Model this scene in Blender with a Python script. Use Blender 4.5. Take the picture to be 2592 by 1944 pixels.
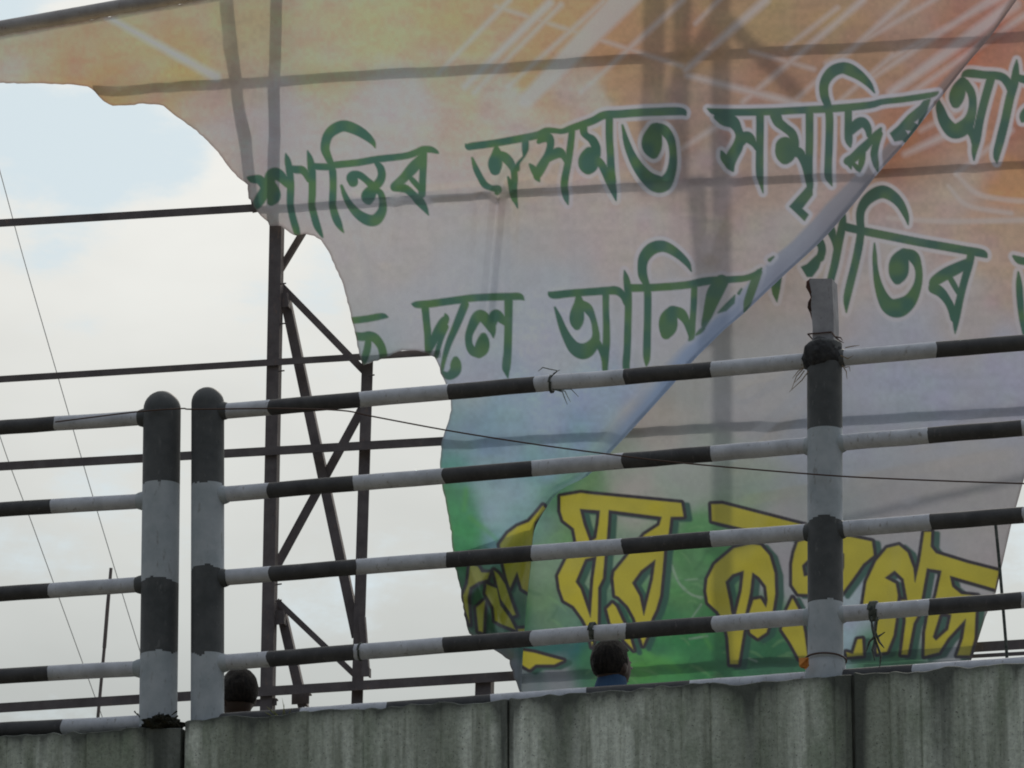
import bpy, bmesh, math, random
import numpy as np
from mathutils import Vector, Matrix
random.seed(7); RNG = np.random.default_rng(11)
S = bpy.context.scene; COL = S.collection
R = math.radians
for o in list(bpy.data.objects): bpy.data.objects.remove(o)

# ------------------------------------------------------------------ camera
FPX = 14000.0                      # focal length in photograph pixels (2592 wide)
CAM = np.array([0.0, 0.0, 1.6]); PITCH = R(16.0)
cd = bpy.data.cameras.new('camera'); cam = bpy.data.objects.new('camera', cd); COL.objects.link(cam)
cam.location = CAM; cam.rotation_euler = (R(90) + PITCH, 0, 0)
cd.sensor_width = 36; cd.lens = 36 * FPX / 2592; cd.clip_end = 5000; cd.clip_start = 0.1
S.camera = cam
C_R = np.array([1.0, 0, 0]); C_U = np.array([0, -math.sin(PITCH), math.cos(PITCH)]); C_F = np.array([0, math.cos(PITCH), math.sin(PITCH)])
def ray(x, y):
    x = np.asarray(x, float); y = np.asarray(y, float)
    return (C_R * ((x - 1296) / FPX)[..., None] + C_U * ((972 - y) / FPX)[..., None] + C_F)
class Plane:                       # a vertical plane at distance d, turned by yaw; off > 0 lies nearer the viewer
    def __init__(s, d, yaw):
        s.c = CAM + np.array([0, d, 0]); s.n = np.array([-math.sin(yaw), -math.cos(yaw), 0.0]); s.u = np.array([math.cos(yaw), -math.sin(yaw), 0.0])
    def at(s, x, y, off=0.0):
        d = ray(x, y); t = (np.asarray(off) + (s.c - CAM) @ s.n) / (d @ s.n)
        return CAM + d * t[..., None]
    def v(s, x, y, off=0.0): return Vector(s.at(x, y, off))
RAIL = Plane(20.7, R(17)); HOARD = Plane(28.0, R(12))
M_RAIL = 21.5 / FPX; M_HOARD = 29.1 / FPX     # metres per photograph pixel at each distance

# ------------------------------------------------------------------ world, sun, exposure
SUN_EL, SUN_AZ = R(34), R(15)       # azimuth measured from +Y to +X
sundir = Vector((math.sin(SUN_AZ) * math.cos(SUN_EL), math.cos(SUN_AZ) * math.cos(SUN_EL), math.sin(SUN_EL)))
W = bpy.data.worlds.new('World'); S.world = W; W.use_nodes = True
nt = W.node_tree; nt.nodes.clear()
def N(t, **k):
    n = nt.nodes.new(t)
    for a, b in k.items(): setattr(n, a, b)
    return n
L = lambda a, b: nt.links.new(a, b)
out = N('ShaderNodeOutputWorld'); bg = N('ShaderNodeBackground'); L(bg.outputs[0], out.inputs[0])
sky = N('ShaderNodeTexSky', sky_type='NISHITA', sun_disc=False, sun_elevation=SUN_EL, sun_rotation=SUN_AZ, air_density=1.0, dust_density=2.0)
bg.inputs[1].default_value = 0.1
geo = N('ShaderNodeTexCoord')
def vmath(op, a, b=None):
    n = N('ShaderNodeVectorMath', operation=op)
    for i, q in enumerate((a, b)):
        if q is None: continue
        if hasattr(q, 'links'): L(q, n.inputs[i])
        else: n.inputs[i].default_value = q
    return n
def fmath(op, a, b=0.0, clamp=False):
    n = N('ShaderNodeMath', operation=op, use_clamp=clamp)
    for i, q in enumerate((a, b)):
        if hasattr(q, 'links'): L(q, n.inputs[i])
        else: n.inputs[i].default_value = q
    return n.outputs[0]
D = vmath('NORMALIZE', geo.outputs['Generated']).outputs[0]
sepd = N('ShaderNodeSeparateXYZ'); L(D, sepd.inputs[0])
def noise(scale, detail, rough, offs, sz=2.2):
    m = N('ShaderNodeMapping'); m.inputs['Location'].default_value = offs; m.inputs['Scale'].default_value = (1, 1, sz); L(D, m.inputs[0])
    n = N('ShaderNodeTexNoise'); n.inputs['Scale'].default_value = scale; n.inputs['Detail'].default_value = detail; n.inputs['Roughness'].default_value = rough
    L(m.outputs[0], n.inputs['Vector']); return n.outputs[0]
def hole(px, py, sig, amp):        # a break in the clouds round one direction of the sky
    d = ray(px, py); d = d / np.linalg.norm(d)
    dist = vmath('DISTANCE', D, tuple(d)).outputs['Value']
    q = fmath('DIVIDE', dist, sig); q = fmath('MULTIPLY', q, q); q = fmath('MULTIPLY', q, -1.0)
    return fmath('MULTIPLY', fmath('EXPONENT', q), amp)
base = noise(24, 9, 0.60, (3.1, 1.7, 0.4))
big = noise(4.0, 3, 0.5, (0.3, 5.2, 2.0), 1.5)
cov = fmath('ADD', fmath('ADD', fmath('MULTIPLY', base, 2.3), -0.62), fmath('MULTIPLY', big, 0.35))
for hx, hy, sg, am in ((60, 330, .016, .62), (330, 330, .012, .55), (480, 380, .006, .34), (225, 480, .0065, .42), (40, 10, .010, .6), (240, 320, .008, .3)):
    cov = fmath('SUBTRACT', cov, hole(hx, hy, sg, am))
ramp = N('ShaderNodeMapRange', interpolation_type='SMOOTHSTEP'); L(cov, ramp.inputs[0])
ramp.inputs[1].default_value = 0.12; ramp.inputs[2].default_value = 0.62
# thick cloud: brighter towards the hidden sun, greyer low down
dots = vmath('DOT_PRODUCT', D, tuple(sundir)).outputs['Value']
prox = N('ShaderNodeMapRange'); L(dots, prox.inputs[0]); prox.inputs[1].default_value = -0.6; prox.inputs[2].default_value = 0.95; prox.inputs[3].default_value = 1.7; prox.inputs[4].default_value = 9.2
elev = N('ShaderNodeMapRange', interpolation_type='SMOOTHSTEP'); L(sepd.outputs['Z'], elev.inputs[0]); elev.inputs[1].default_value = 0.19; elev.inputs[2].default_value = 0.33
mott = noise(14, 4, 0.5, (7.7, 2.2, 1.0))
lowc = N('ShaderNodeMix', data_type='RGBA'); L(elev.outputs[0], lowc.inputs['Factor'])
lowc.inputs['A'].default_value = (0.555, 0.585, 0.57, 1); lowc.inputs['B'].default_value = (0.935, 0.93, 0.885, 1)
mf = N('ShaderNodeMapRange'); L(mott, mf.inputs[0]); mf.inputs[1].default_value = .3; mf.inputs[2].default_value = .7; mf.inputs[3].default_value = .91; mf.inputs[4].default_value = 1.06
away = N('ShaderNodeMix', data_type='RGBA'); aw = N('ShaderNodeMapRange'); L(dots, aw.inputs[0]); aw.inputs[1].default_value = -.2; aw.inputs[2].default_value = .75
L(aw.outputs[0], away.inputs['Factor']); away.inputs['A'].default_value = (.80, .95, 1.22, 1); away.inputs['B'].default_value = (1, 1, 1, 1)
cl = vmath('SCALE', vmath('MULTIPLY', lowc.outputs['Result'], away.outputs['Result']).outputs[0]); L(fmath('MULTIPLY', prox.outputs[0], mf.outputs[0]), cl.inputs['Scale'])
hz = N('ShaderNodeMix', data_type='RGBA'); hz.inputs['Factor'].default_value = 0.94     # thin high veil over the blue
L(sky.outputs[0], hz.inputs['A']); vs = vmath('SCALE', (0.685, 0.795, 0.845)); L(prox.outputs[0], vs.inputs['Scale']); L(vs.outputs[0], hz.inputs['B'])
mixs = N('ShaderNodeMix', data_type='RGBA'); L(ramp.outputs[0], mixs.inputs['Factor']); L(hz.outputs['Result'], mixs.inputs['A']); L(cl.outputs[0], mixs.inputs['B'])
L(mixs.outputs['Result'], bg.inputs[0])
sl = bpy.data.lights.new('sun', 'SUN'); sl.energy = 2.0; sl.angle = R(5.0); sl.color = (1.0, 0.94, 0.85)
so = bpy.data.objects.new('sun', sl); COL.objects.link(so); so.rotation_euler = (-sundir).to_track_quat('-Z', 'Y').to_euler(); so.location = (0, 0, 60)
vs_ = S.view_settings; vs_.view_transform = 'Standard'; vs_.look = 'None'; vs_.exposure = 0.06; vs_.gamma = 1.0; vs_.use_curve_mapping = False
S.render.engine = 'CYCLES'
S.cycles.filter_width = 1.9; S.cycles.max_bounces = 8; S.cycles.transparent_max_bounces = 8

# ------------------------------------------------------------------ helpers
def link(name, me, mats=(), parent=None):
    o = bpy.data.objects.new(name, me); COL.objects.link(o)
    for m in (mats if isinstance(mats, (list, tuple)) else [mats]): me.materials.append(m)
    if parent: o.parent = parent
    return o
def thing(name, loc, label, cat, group=None):
    o = bpy.data.objects.new(name, None); COL.objects.link(o); o.location = loc; o.empty_display_size = .2
    o['label'] = label; o['category'] = cat
    if group: o['group'] = group
    return o
def tag(o, label, cat, group=None):
    o['label'] = label; o['category'] = cat
    if group: o['group'] = group
    return o
class MB:                          # collects world-space geometry for ONE mesh
    def __init__(s): s.v = []; s.f = []; s.mi = []; s.sm = []
    def add(s, vs, fs, mi=0, smooth=False):
        b = len(s.v); s.v += [tuple(q) for q in vs]
        for k, f in enumerate(fs):
            s.f.append([b + i for i in f]); s.mi.append(mi if isinstance(mi, int) else mi[k]); s.sm.append(smooth)
    def tube(s, pts, rad, sides=10, mi=0, cap=True, mis=None):
        pts = [Vector(p) for p in pts]; n = len(pts)
        rad = [rad] * n if not hasattr(rad, '__len__') else rad
        T = [(pts[min(i + 1, n - 1)] - pts[max(i - 1, 0)]).normalized() for i in range(n)]
        a = T[0].orthogonal().normalized(); vs = []; fs = []; ms = []
        for i in range(n):
            a = (a - T[i] * a.dot(T[i])).normalized(); b = T[i].cross(a)
            for k in range(sides):
                t = 2 * math.pi * k / sides; vs.append(pts[i] + (a * math.cos(t) + b * math.sin(t)) * rad[i])
        for i in range(n - 1):
            for k in range(sides):
                k2 = (k + 1) % sides
                fs.append((i * sides + k, i * sides + k2, (i + 1) * sides + k2, (i + 1) * sides + k)); ms.append(mis[i] if mis else mi)
        s.add(vs, fs, ms, True)
        if cap: s.add([vs[k] for k in range(sides)], [tuple(reversed(range(sides)))], ms[0]); s.add(vs[-sides:], [tuple(range(sides))], ms[-1])
    def prism(s, prof, P, Q, ax, ay, mi=0):   # extrude a 2-D profile from P to Q
        n = len(prof); vs = [P + ax * x + ay * y for x, y in prof] + [Q + ax * x + ay * y for x, y in prof]
        fs = [(i, (i + 1) % n, n + (i + 1) % n, n + i) for i in range(n)] + [tuple(reversed(range(n))), tuple(range(n, 2 * n))]
        s.add(vs, fs, mi)
    def build(s, name, mats, parent=None):
        me = bpy.data.meshes.new(name); org = Vector(parent.location) if parent and parent.type == 'EMPTY' else Vector((0, 0, 0))
        me.from_pydata([tuple(Vector(q) - org) for q in s.v], [], s.f)
        me.polygons.foreach_set('material_index', s.mi); me.polygons.foreach_set('use_smooth', s.sm)
        bm = bmesh.new(); bm.from_mesh(me); bmesh.ops.recalc_face_normals(bm, faces=bm.faces); bm.to_mesh(me); bm.free()
        me.update(); return link(name, me, mats, parent)

def mat(name, build):
    m = bpy.data.materials.new(name); m.use_nodes = True; t = m.node_tree
    t.nodes.clear(); o = t.nodes.new('ShaderNodeOutputMaterial'); sh = build(t); t.links.new(sh, o.inputs[0]); return m
def nd(t, k, **kw):
    n = t.nodes.new(k)
    for a, b in kw.items():
        if a in n.inputs.keys() if hasattr(n.inputs, 'keys') else False: n.inputs[a].default_value = b
        else: setattr(n, a, b)
    return n
def tex_noise(t, scale, detail=4, rough=.55, coord=None, stretch=(1, 1, 1)):
    c = t.nodes.new('ShaderNodeNewGeometry'); m = t.nodes.new('ShaderNodeMapping'); m.inputs['Scale'].default_value = stretch
    t.links.new(coord or c.outputs['Position'], m.inputs[0])
    n = t.nodes.new('ShaderNodeTexNoise'); n.inputs['Scale'].default_value = scale; n.inputs['Detail'].default_value = detail; n.inputs['Roughness'].default_value = rough
    t.links.new(m.outputs[0], n.inputs['Vector']); return n.outputs[0]
def ramp_(t, fac, stops):
    r = t.nodes.new('ShaderNodeValToRGB'); t.links.new(fac, r.inputs[0]); e = r.color_ramp.elements
    while len(e) < len(stops): e.new(.5)
    for q, (p, c) in zip(e, stops): q.position = p; q.color = (*c, 1) if len(c) == 3 else c
    return r.outputs[0]
def mixc(t, f, a, b, mode='MIX'):
    m = t.nodes.new('ShaderNodeMix'); m.data_type = 'RGBA'; m.blend_type = mode
    for sck, q in ((m.inputs['Factor'], f), (m.inputs['A'], a), (m.inputs['B'], b)):
        if hasattr(q, 'links'): t.links.new(q, sck)
        else: sck.default_value = q if not isinstance(q, tuple) else (*q[:3], 1)
    return m.outputs['Result']
def princ(t, col, rough=.7, bump=None, bstr=.3, bdist=.01, spec=.3, metal=0):
    p = t.nodes.new('ShaderNodeBsdfPrincipled')
    if hasattr(col, 'links'): t.links.new(col, p.inputs['Base Color'])
    else: p.inputs['Base Color'].default_value = (*col, 1)
    if hasattr(rough, 'links'): t.links.new(rough, p.inputs['Roughness'])
    else: p.inputs['Roughness'].default_value = rough
    p.inputs['Specular IOR Level'].default_value = spec; p.inputs['Metallic'].default_value = metal
    if bump:
        b = t.nodes.new('ShaderNodeBump'); b.inputs['Strength'].default_value = bstr; b.inputs['Distance'].default_value = bdist
        t.links.new(bump, b.inputs['Height']); t.links.new(b.outputs[0], p.inputs['Normal'])
    return p.outputs[0]
def worn(c1, c2, c3, rough=.65, sc=14, bstr=.25):
    def f(t):
        a = tex_noise(t, sc, 6, .65); b = tex_noise(t, sc * 5, 4, .6, stretch=(1, 1, .4))
        c = ramp_(t, a, [(.35, c1), (.62, c2)]); c = mixc(t, ramp_(t, b, [(.61, (0, 0, 0)), (.71, (.75, .75, .75))]), c, c3)
        return princ(t, c, rough, b, bstr, .004)
    return f
M_WHITE = mat('worn_white_paint', worn((.49, .50, .54), (.64, .65, .70), (.28, .26, .25), .65, 14, .35))
M_BLACK = mat('worn_black_paint', worn((.06, .058, .062), (.09, .088, .09), (.14, .13, .13), .6))
M_POSTW = mat('post_white_limewash', worn((.38, .42, .45), (.49, .52, .55), (.28, .28, .28), .9, 9))
M_POSTB = mat('post_black_paint', worn((.07, .074, .076), (.105, .108, .11), (.15, .15, .15), .65, 9))
M_RUST = mat('rusty_steel', worn((.125, .106, .106), (.18, .155, .154), (.24, .17, .145), .8, 10))
M_PIPE = mat('grey_pipe', worn((.34, .31, .30), (.44, .41, .40), (.26, .2, .17), .6, 10))
M_WIRE = mat('dark_wire', lambda t: princ(t, (.09, .055, .045), .7))
M_FARWIRE = mat('weathered_wire', lambda t: princ(t, (.62, .62, .60), .6))
M_ROPE = mat('dark_rope', lambda t: princ(t, ramp_(t, tex_noise(t, 60, 3), [(.35, (.05, .06, .055)), (.65, (.14, .15, .13))]), .95))
M_STRAW = mat('dry_straw', lambda t: princ(t, (.24, .17, .10), .9))
M_GRASS = mat('yellowing_grass', lambda t: princ(t, ramp_(t, tex_noise(t, 30, 2), [(.3, (.16, .19, .06)), (.7, (.30, .28, .10))]), .8))
M_MOSS = mat('dark_moss', lambda t: princ(t, ramp_(t, tex_noise(t, 40, 4), [(.3, (.015, .018, .014)), (.7, (.06, .055, .04))]), 1.0))
M_STUB = mat('chipped_concrete', worn((.27, .265, .28), (.38, .37, .39), (.2, .18, .17), .9, 12, .5))
M_CHIP = mat('rusted_core', lambda t: princ(t, ramp_(t, tex_noise(t, 60, 4), [(.3, (.03, .018, .015)), (.7, (.12, .06, .045))]), .95))
M_RAG = mat('black_rag', lambda t: princ(t, ramp_(t, tex_noise(t, 50, 4), [(.3, (.03, .03, .032)), (.7, (.075, .075, .078))]), 1.0, tex_noise(t, 60, 4), .5, .01, .05))
M_ORANGE = mat('orange_cloth', lambda t: princ(t, ramp_(t, tex_noise(t, 40, 3), [(.3, (.55, .20, .05)), (.7, (.72, .30, .08))]), .9))
def f_wall(t):
    g = t.nodes.new('ShaderNodeNewGeometry'); sp = t.nodes.new('ShaderNodeSeparateXYZ'); t.links.new(g.outputs['Position'], sp.inputs[0])
    wide = tex_noise(t, 4.2, 3, .5, stretch=(1, 1, .035)); fine = tex_noise(t, 17, 4, .6, stretch=(1, 1, .05)); grit = tex_noise(t, 60, 5, .7); blot = tex_noise(t, 7, 6, .65, stretch=(1, 1, .45)); speck = tex_noise(t, 130, 2, .5)
    c = ramp_(t, wide, [(.34, (.34, .355, .31)), (.47, (.55, .57, .525)), (.62, (.86, .87, .83))])
    c = mixc(t, ramp_(t, fine, [(.36, (.8, .8, .8)), (.56, (0, 0, 0))]), c, (.25, .262, .225))
    c = mixc(t, ramp_(t, blot, [(.50, (0, 0, 0)), (.66, (.7, .7, .7))]), c, (.26, .30, .235))
    c = mixc(t, .6, c, ramp_(t, grit, [(.3, (.45, .45, .45)), (.5, (.85, .85, .85)), (.72, (1.25, 1.25, 1.25))]), 'MULTIPLY')
    c = mixc(t, 1.0, c, (1.12, 1.16, 1.08), 'MULTIPLY')
    c = mixc(t, ramp_(t, speck, [(.66, (0, 0, 0)), (.70, (.7, .7, .7))]), c, (.05, .05, .05))
    at = t.nodes.new('ShaderNodeAttribute'); at.attribute_name = 'stain'      # black algae, a true stain
    ad = t.nodes.new('ShaderNodeMath'); ad.operation = 'MULTIPLY_ADD'; t.links.new(fine, ad.inputs[0]); ad.inputs[1].default_value = .9; t.links.new(at.outputs['Fac'], ad.inputs[2])
    c = mixc(t, ramp_(t, ad.outputs[0], [(.62, (0, 0, 0)), (1.05, (.85, .85, .85))]), c, (.07, .075, .07))
    return princ(t, c, .95, grit, .5, .006, .15)
M_WALL = mat('stained_concrete', f_wall)
M_SEAM = mat('dirty_joint', lambda t: princ(t, ramp_(t, tex_noise(t, 20, 4, stretch=(1, 1, .3)), [(.3, (.09, .092, .08)), (.7, (.28, .285, .255))]), 1.0))
M_DECK = mat('bridge_concrete', lambda t: princ(t, ramp_(t, tex_noise(t, 2, 6), [(.3, (.2, .2, .19)), (.7, (.33, .33, .31))]), .95))
M_ASPH = mat('asphalt', lambda t: princ(t, ramp_(t, tex_noise(t, 30, 4), [(.3, (.04, .04, .04)), (.7, (.07, .07, .07))]), .9))
M_GROUND = mat('dry_earth', lambda t: princ(t, ramp_(t, tex_noise(t, .6, 8), [(.3, (.13, .12, .08)), (.5, (.20, .17, .12)), (.7, (.09, .12, .05))]), 1.0))
M_SKIN = mat('brown_skin', lambda t: princ(t, ramp_(t, tex_noise(t, 20, 3), [(.3, (.045, .028, .022)), (.7, (.065, .04, .03))]), .55))
M_HAIR = mat('black_hair', lambda t: princ(t, ramp_(t, tex_noise(t, 90, 3, stretch=(1, 1, .3)), [(.3, (.008, .007, .007)), (.7, (.03, .024, .02))]), .6, tex_noise(t, 120, 3), .5, .006, .1))
M_EYE = mat('eye', lambda t: princ(t, (.35, .32, .3), .3))
M_SHIRTB = mat('blue_shirt', lambda t: princ(t, ramp_(t, tex_noise(t, 25, 3), [(.3, (.025, .06, .125)), (.7, (.04, .085, .165))]), .9))
M_SHIRTD = mat('maroon_shirt', lambda t: princ(t, ramp_(t, tex_noise(t, 25, 3), [(.3, (.05, .03, .03)), (.7, (.09, .05, .05))]), .9))
M_TROUS = mat('dark_trousers', lambda t: princ(t, (.035, .035, .045), .9))

# ------------------------------------------------------------------ setting: ground, bridge deck
def structure(name, mb, m): o = mb.build(name, m); o['kind'] = 'structure'; return o
mb = MB(); g = 3000
mb.add([(-g, -g, 0), (g, -g, 0), (g, g, 0), (-g, g, 0)], [(0, 1, 2, 3)]); structure('ground', mb, M_GROUND)
un = Vector(RAIL.n); uu = Vector(RAIL.u)
wall_top = RAIL.v(1296, 1768, .12); DECK_Z = wall_top.z - 0.95
base_pt = Vector((wall_top.x, wall_top.y, DECK_Z))
mb = MB()
mb.prism([(-.02, 0), (-.02, -.55), (7.6, -.55), (7.6, 0)], base_pt - uu * 40, base_pt + uu * 40, -un, Vector((0, 0, 1)))
structure('bridge_deck', mb, M_DECK)
mb = MB(); q0 = base_pt - un * .5 + Vector((0, 0, .01))
mb.prism([(0, 0), (0, .02), (6.6, .02), (6.6, 0)], q0 - uu * 40, q0 + uu * 40, -un, Vector((0, 0, 1)))
structure('road', mb, M_ASPH)
for k in (-22, 11):
    mb = MB(); c0 = base_pt + uu * k - un * 3.8; mb.tube([(c0.x, c0.y, -.2), (c0.x, c0.y, DECK_Z - .55)], .75, 24)
    tag(mb.build('bridge_pier', M_DECK), 'round concrete pier under the bridge deck, %s the gap in the parapet' % ('far left of' if k < 0 else 'right of'), 'pier', 'bridge piers')

# ------------------------------------------------------------------ parapet walls
def vnoise1(n, cell, seed):
    r = np.random.default_rng(seed); a = r.random(n // cell + 3); x = np.arange(n) / cell; i = x.astype(int); f = x - i; f = f * f * (3 - 2 * f)
    return a[i] * (1 - f) + a[i + 1] * f
def wall_panel(x0, y0, x1, y1, parent, seed, stain_pts=(), ragged=0.0):
    A = RAIL.v(x0, y0, .12); B = RAIL.v(x1, y1, .12)
    Ln = (B - A).length; nx = max(12, int(Ln / .008)); nz = 30; H = 1.25
    col = vnoise1(nx + 1, 9, seed) * .010 + vnoise1(nx + 1, 3, seed + 5) * .004
    grooves = np.zeros(nx + 1)
    k = 0
    while k < nx:                                    # board marks of the shuttering
        w = random.randint(8, 20); grooves[k:k + 1] -= random.uniform(.003, .007); grooves[k:k + w] += random.uniform(-.003, .003); k += w
    top = (vnoise1(nx + 1, 5, seed + 9) - .5) * .012 + (vnoise1(nx + 1, 14, seed + 19) - .5) * .014
    ext = 1
    vs = []; st = []
    for j in range(nz + 1):
        tz = (j / nz) ** 1.6
        for i in range(nx + 1):
            s = i / nx; p = A.lerp(B, s); z = p.z + top[i] * (1 - tz) - H * tz
            off = (col[i] + grooves[i] - .007)
            if j == 0: off -= .014
            e = min(i, nx - i) * Ln / nx
            if e < .010: off -= (.010 - e) * .7
            q = p + un * off
            vs.append((q.x, q.y, z))
            xs = x0 + (x1 - x0) * s; v = .42 * math.exp(-tz * H / .035) * (.6 + .8 * col[i] / .014) + .2 * math.exp(-tz * H / .14)
            for (sx, sw, sa) in stain_pts: v += sa * math.exp(-((xs - sx) / sw) ** 2) * (1 if tz * H < .6 else math.exp(-(tz * H - .6)))
            if e < .02: v += .18
            st.append(v)
    fs = []
    W1 = nx + 1
    for j in range(nz):
        for i in range(nx): fs.append((j * W1 + i, j * W1 + i + 1, (j + 1) * W1 + i + 1, (j + 1) * W1 + i))
    nb = len(vs)                                     # back face and closing faces
    for i in range(W1):
        p = A.lerp(B, i / nx) - un * .26; vs.append((p.x, p.y, p.z + top[i])); st.append(.4)
    for i in range(W1):
        p = A.lerp(B, i / nx) - un * .26; vs.append((p.x, p.y, p.z - H)); st.append(.1)
    for i in range(nx):
        fs.append((i + 1, i, nb + i, nb + i + 1)); fs.append((nb + i + 1, nb + i, nb + W1 + i, nb + W1 + i + 1))
        bo = nz * W1; fs.append((bo + i, bo + i + 1, nb + W1 + i + 1, nb + W1 + i))
    for i in (0, nx):
        strip = [j * W1 + i for j in range(nz + 1)] + [nb + W1 + i, nb + i]; fs.append(tuple(strip))
    me = bpy.data.meshes.new('wall_panel'); org = Vector(parent.location)
    me.from_pydata([tuple(Vector(q) - org) for q in vs], [], fs)
    a = me.attributes.new('stain', 'FLOAT', 'POINT'); a.data.foreach_set('value', np.array(st, np.float32))
    bm = bmesh.new(); bm.from_mesh(me); bmesh.ops.recalc_face_normals(bm, faces=bm.faces); bm.to_mesh(me); bm.free()
    return link('wall_panel', me, M_WALL, parent)
def joint(x, y, parent, w):
    mb = MB(); A = RAIL.v(x - w, y + 6, .098); B = RAIL.v(x + w, y + 6, .098)
    dz = Vector((0, 0, -1.2)); bk = -un * .2
    mb.add([A, B, B + dz, A + dz, A + bk, B + bk, B + dz + bk, A + dz + bk], [(0, 1, 2, 3), (4, 5, 6, 7), (0, 1, 5, 4), (2, 3, 7, 6), (1, 2, 6, 5), (0, 3, 7, 4)])
    return mb.build('joint_filler', M_SEAM, parent)
def wy(x): return 1823 + (x - 465) * (1677 - 1823) / (2592 - 465)
wl = thing('parapet_wall', tuple(Vector((RAIL.v(200, 1850).x, RAIL.v(200, 1850).y, DECK_Z))), 'stained concrete parapet wall left of the narrow open gap', 'wall', 'bridge parapet walls')
wall_panel(-700, 1892, 456, 1838, wl, 3, ((428, 34, 1.5), (180, 60, .1)))
wr = thing('parapet_wall', tuple(Vector((RAIL.v(1500, 1760).x, RAIL.v(1500, 1760).y, DECK_Z))), 'long stained concrete parapet wall right of the gap, under the torn banner', 'wall', 'bridge parapet walls')
wall_panel(467, wy(467), 1283, wy(1283), wr, 21, ((1085, 35, .2), (640, 50, .15), (1270, 22, .3)))
wall_panel(1287, wy(1287), 2153, wy(2153), wr, 42, ((1295, 16, .25), (1430, 60, .3), (1900, 50, .3), (2135, 40, .35)))
wall_panel(2159, wy(2159), 3200, wy(3200), wr, 63, ((2168, 25, .6), (2380, 40, .25)))
joint(1285, wy(1285), wr, 3); joint(2156, wy(2156), wr, 5)

# ------------------------------------------------------------------ striped railings
def lin(pts):
    xs = [p[0] for p in pts]; ys = [p[1] for p in pts]; a, b = np.polyfit(xs, ys, 1); return lambda x: a * x + b
def rail(parent, pts, bounds, first, x0, x1, rpx=20.5, off=0.0, seed=0):
    f = lin(pts); xs = [x0] + list(bounds) + [x1]; P = []; mis = []; m = first; rr = random.Random(seed)
    for i in range(len(xs) - 1):
        n = max(1, int((xs[i + 1] - xs[i]) / 60))
        for k in range(n):
            x = xs[i] + (xs[i + 1] - xs[i]) * k / n; P.append(RAIL.v(x, f(x) + rr.uniform(-.7, .7), off)); mis.append(m)
        m = 1 - m
    P.append(RAIL.v(x1, f(x1), off))
    mb = MB(); mb.tube(P, rpx * M_RAIL, 20, mis=mis)
    for i in range(1, len(mis)):
        if mis[i] != mis[i - 1]:
            ph = rr.uniform(0, 6.28); am = rr.uniform(.5, 3.2) * M_RAIL; tl = rr.uniform(-2.5, 2.5) * M_RAIL
            for k in range(20):
                t = 2 * math.pi * k / 20; d = uu * (am * math.sin(2 * t + ph) + tl * math.sin(t) + rr.uniform(-.9, .9) * M_RAIL); q = mb.v[i * 20 + k]; mb.v[i * 20 + k] = (q[0] + d.x, q[1] + d.y, q[2] + d.z)
    mb.v = mb.v; return mb.build('rail', [M_WHITE, M_BLACK], parent)
def post(parent, xt, yt, xb, yb, w, bands, dome=True, ragged=()):
    # a round concrete post; bands = px heights where the paint changes, black first
    T = RAIL.v(xt, yt); Bm = RAIL.v(xb, yb); ax = (Bm - T); Hh = ax.length; r = w / 2 * M_RAIL; sides = 36
    hs = []
    if dome:
        for k in range(8): a = math.pi / 2 * k / 8; hs.append((r * (1 - math.cos(math.pi / 2 - (math.pi / 2 - a)) ) if False else r * 1.0 * (1 - math.sin(math.pi / 2 - a)), r * math.sin(a + .0001)))
    hs += [(h, r) for h in np.linspace(r, Hh, 220)] if dome else [(0, r * .9)] + [(h, r) for h in np.linspace(.006, Hh, 220)]
    bz = [(y - yt) / (yb - yt) * Hh for y in bands]
    vs = []; fs = []; ms = []; rr = random.Random(int(xt))
    rag = []
    for _ in bands:
        a_ = [rr.uniform(-1, 1) for _ in range(sides)]; rag.append([(a_[k - 1] + a_[k] * 1.6 + a_[(k + 1) % sides]) / 2.4 for k in range(sides)])
    d = ax.normalized(); e1 = uu; e2 = -un
    for (h, q) in hs:
        for k in range(sides):
            t = 2 * math.pi * k / sides; c = T + d * h
            vs.append(c + e1 * (math.cos(t) * q) + e2 * (math.sin(t) * q) )
    for i in range(len(hs) - 1):
        for k in range(sides):
            k2 = (k + 1) % sides; h = (hs[i][0] + hs[i + 1][0]) / 2; t = 2 * math.pi * k / sides
            m = 1
            for bi, b in enumerate(bz):
                amp = .012 if bi in ragged else .003
                bow = (.016 * math.cos(t) ** 2 if bi % 2 == 1 else -.002)      # brushed line sags round the sides
                if h > b + rag[bi][k] * amp + bow: m = 0 if bi % 2 == 0 else 1
            fs.append((i * sides + k, i * sides + k2, (i + 1) * sides + k2, (i + 1) * sides + k)); ms.append(m)
    mb = MB(); mb.add(vs, fs, ms, True); mb.add(vs[:sides], [tuple(range(sides))], 1); mb.add(vs[-sides:], [tuple(range(sides))], ms[-1])
    return mb.build('post', [M_POSTW, M_POSTB], parent)
pL = RAIL.v(405, 1836); rl = thing('guard_railing', pL, 'striped guard railing left of the gap, ending in the wider round-topped post', 'railing', 'black and white bridge railings')
rail(rl, ((0, 1082), (359, 1058)), (-330, -105, 142), 1, -700, 400, 19.5, 0, 1)
rail(rl, ((0, 1290), (356, 1268)), (-330, -105, 132), 1, -700, 400, 19.5, 0, 2)
rail(rl, ((0, 1503), (353, 1480)), (-330, -105, 129), 1, -700, 400, 20, 0, 3)
rail(rl, ((0, 1712), (348, 1692)), (-330, -105, 125), 1, -700, 400, 20, 0, 4)
rail(rl, ((0, 1848), (348, 1831)), (-330, -105, 160), 1, -700, 400, 20, 0, 5)
post(rl, 411, 991, 400, 1850, 97, (1233, 1474, 1662), True, (2,))
pR = RAIL.v(526, 1832); r2 = thing('guard_railing', pR, 'long striped guard railing right of the gap, in front of the torn banner', 'railing', 'black and white bridge railings')
xb0, xb1 = 530, 3200
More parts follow.
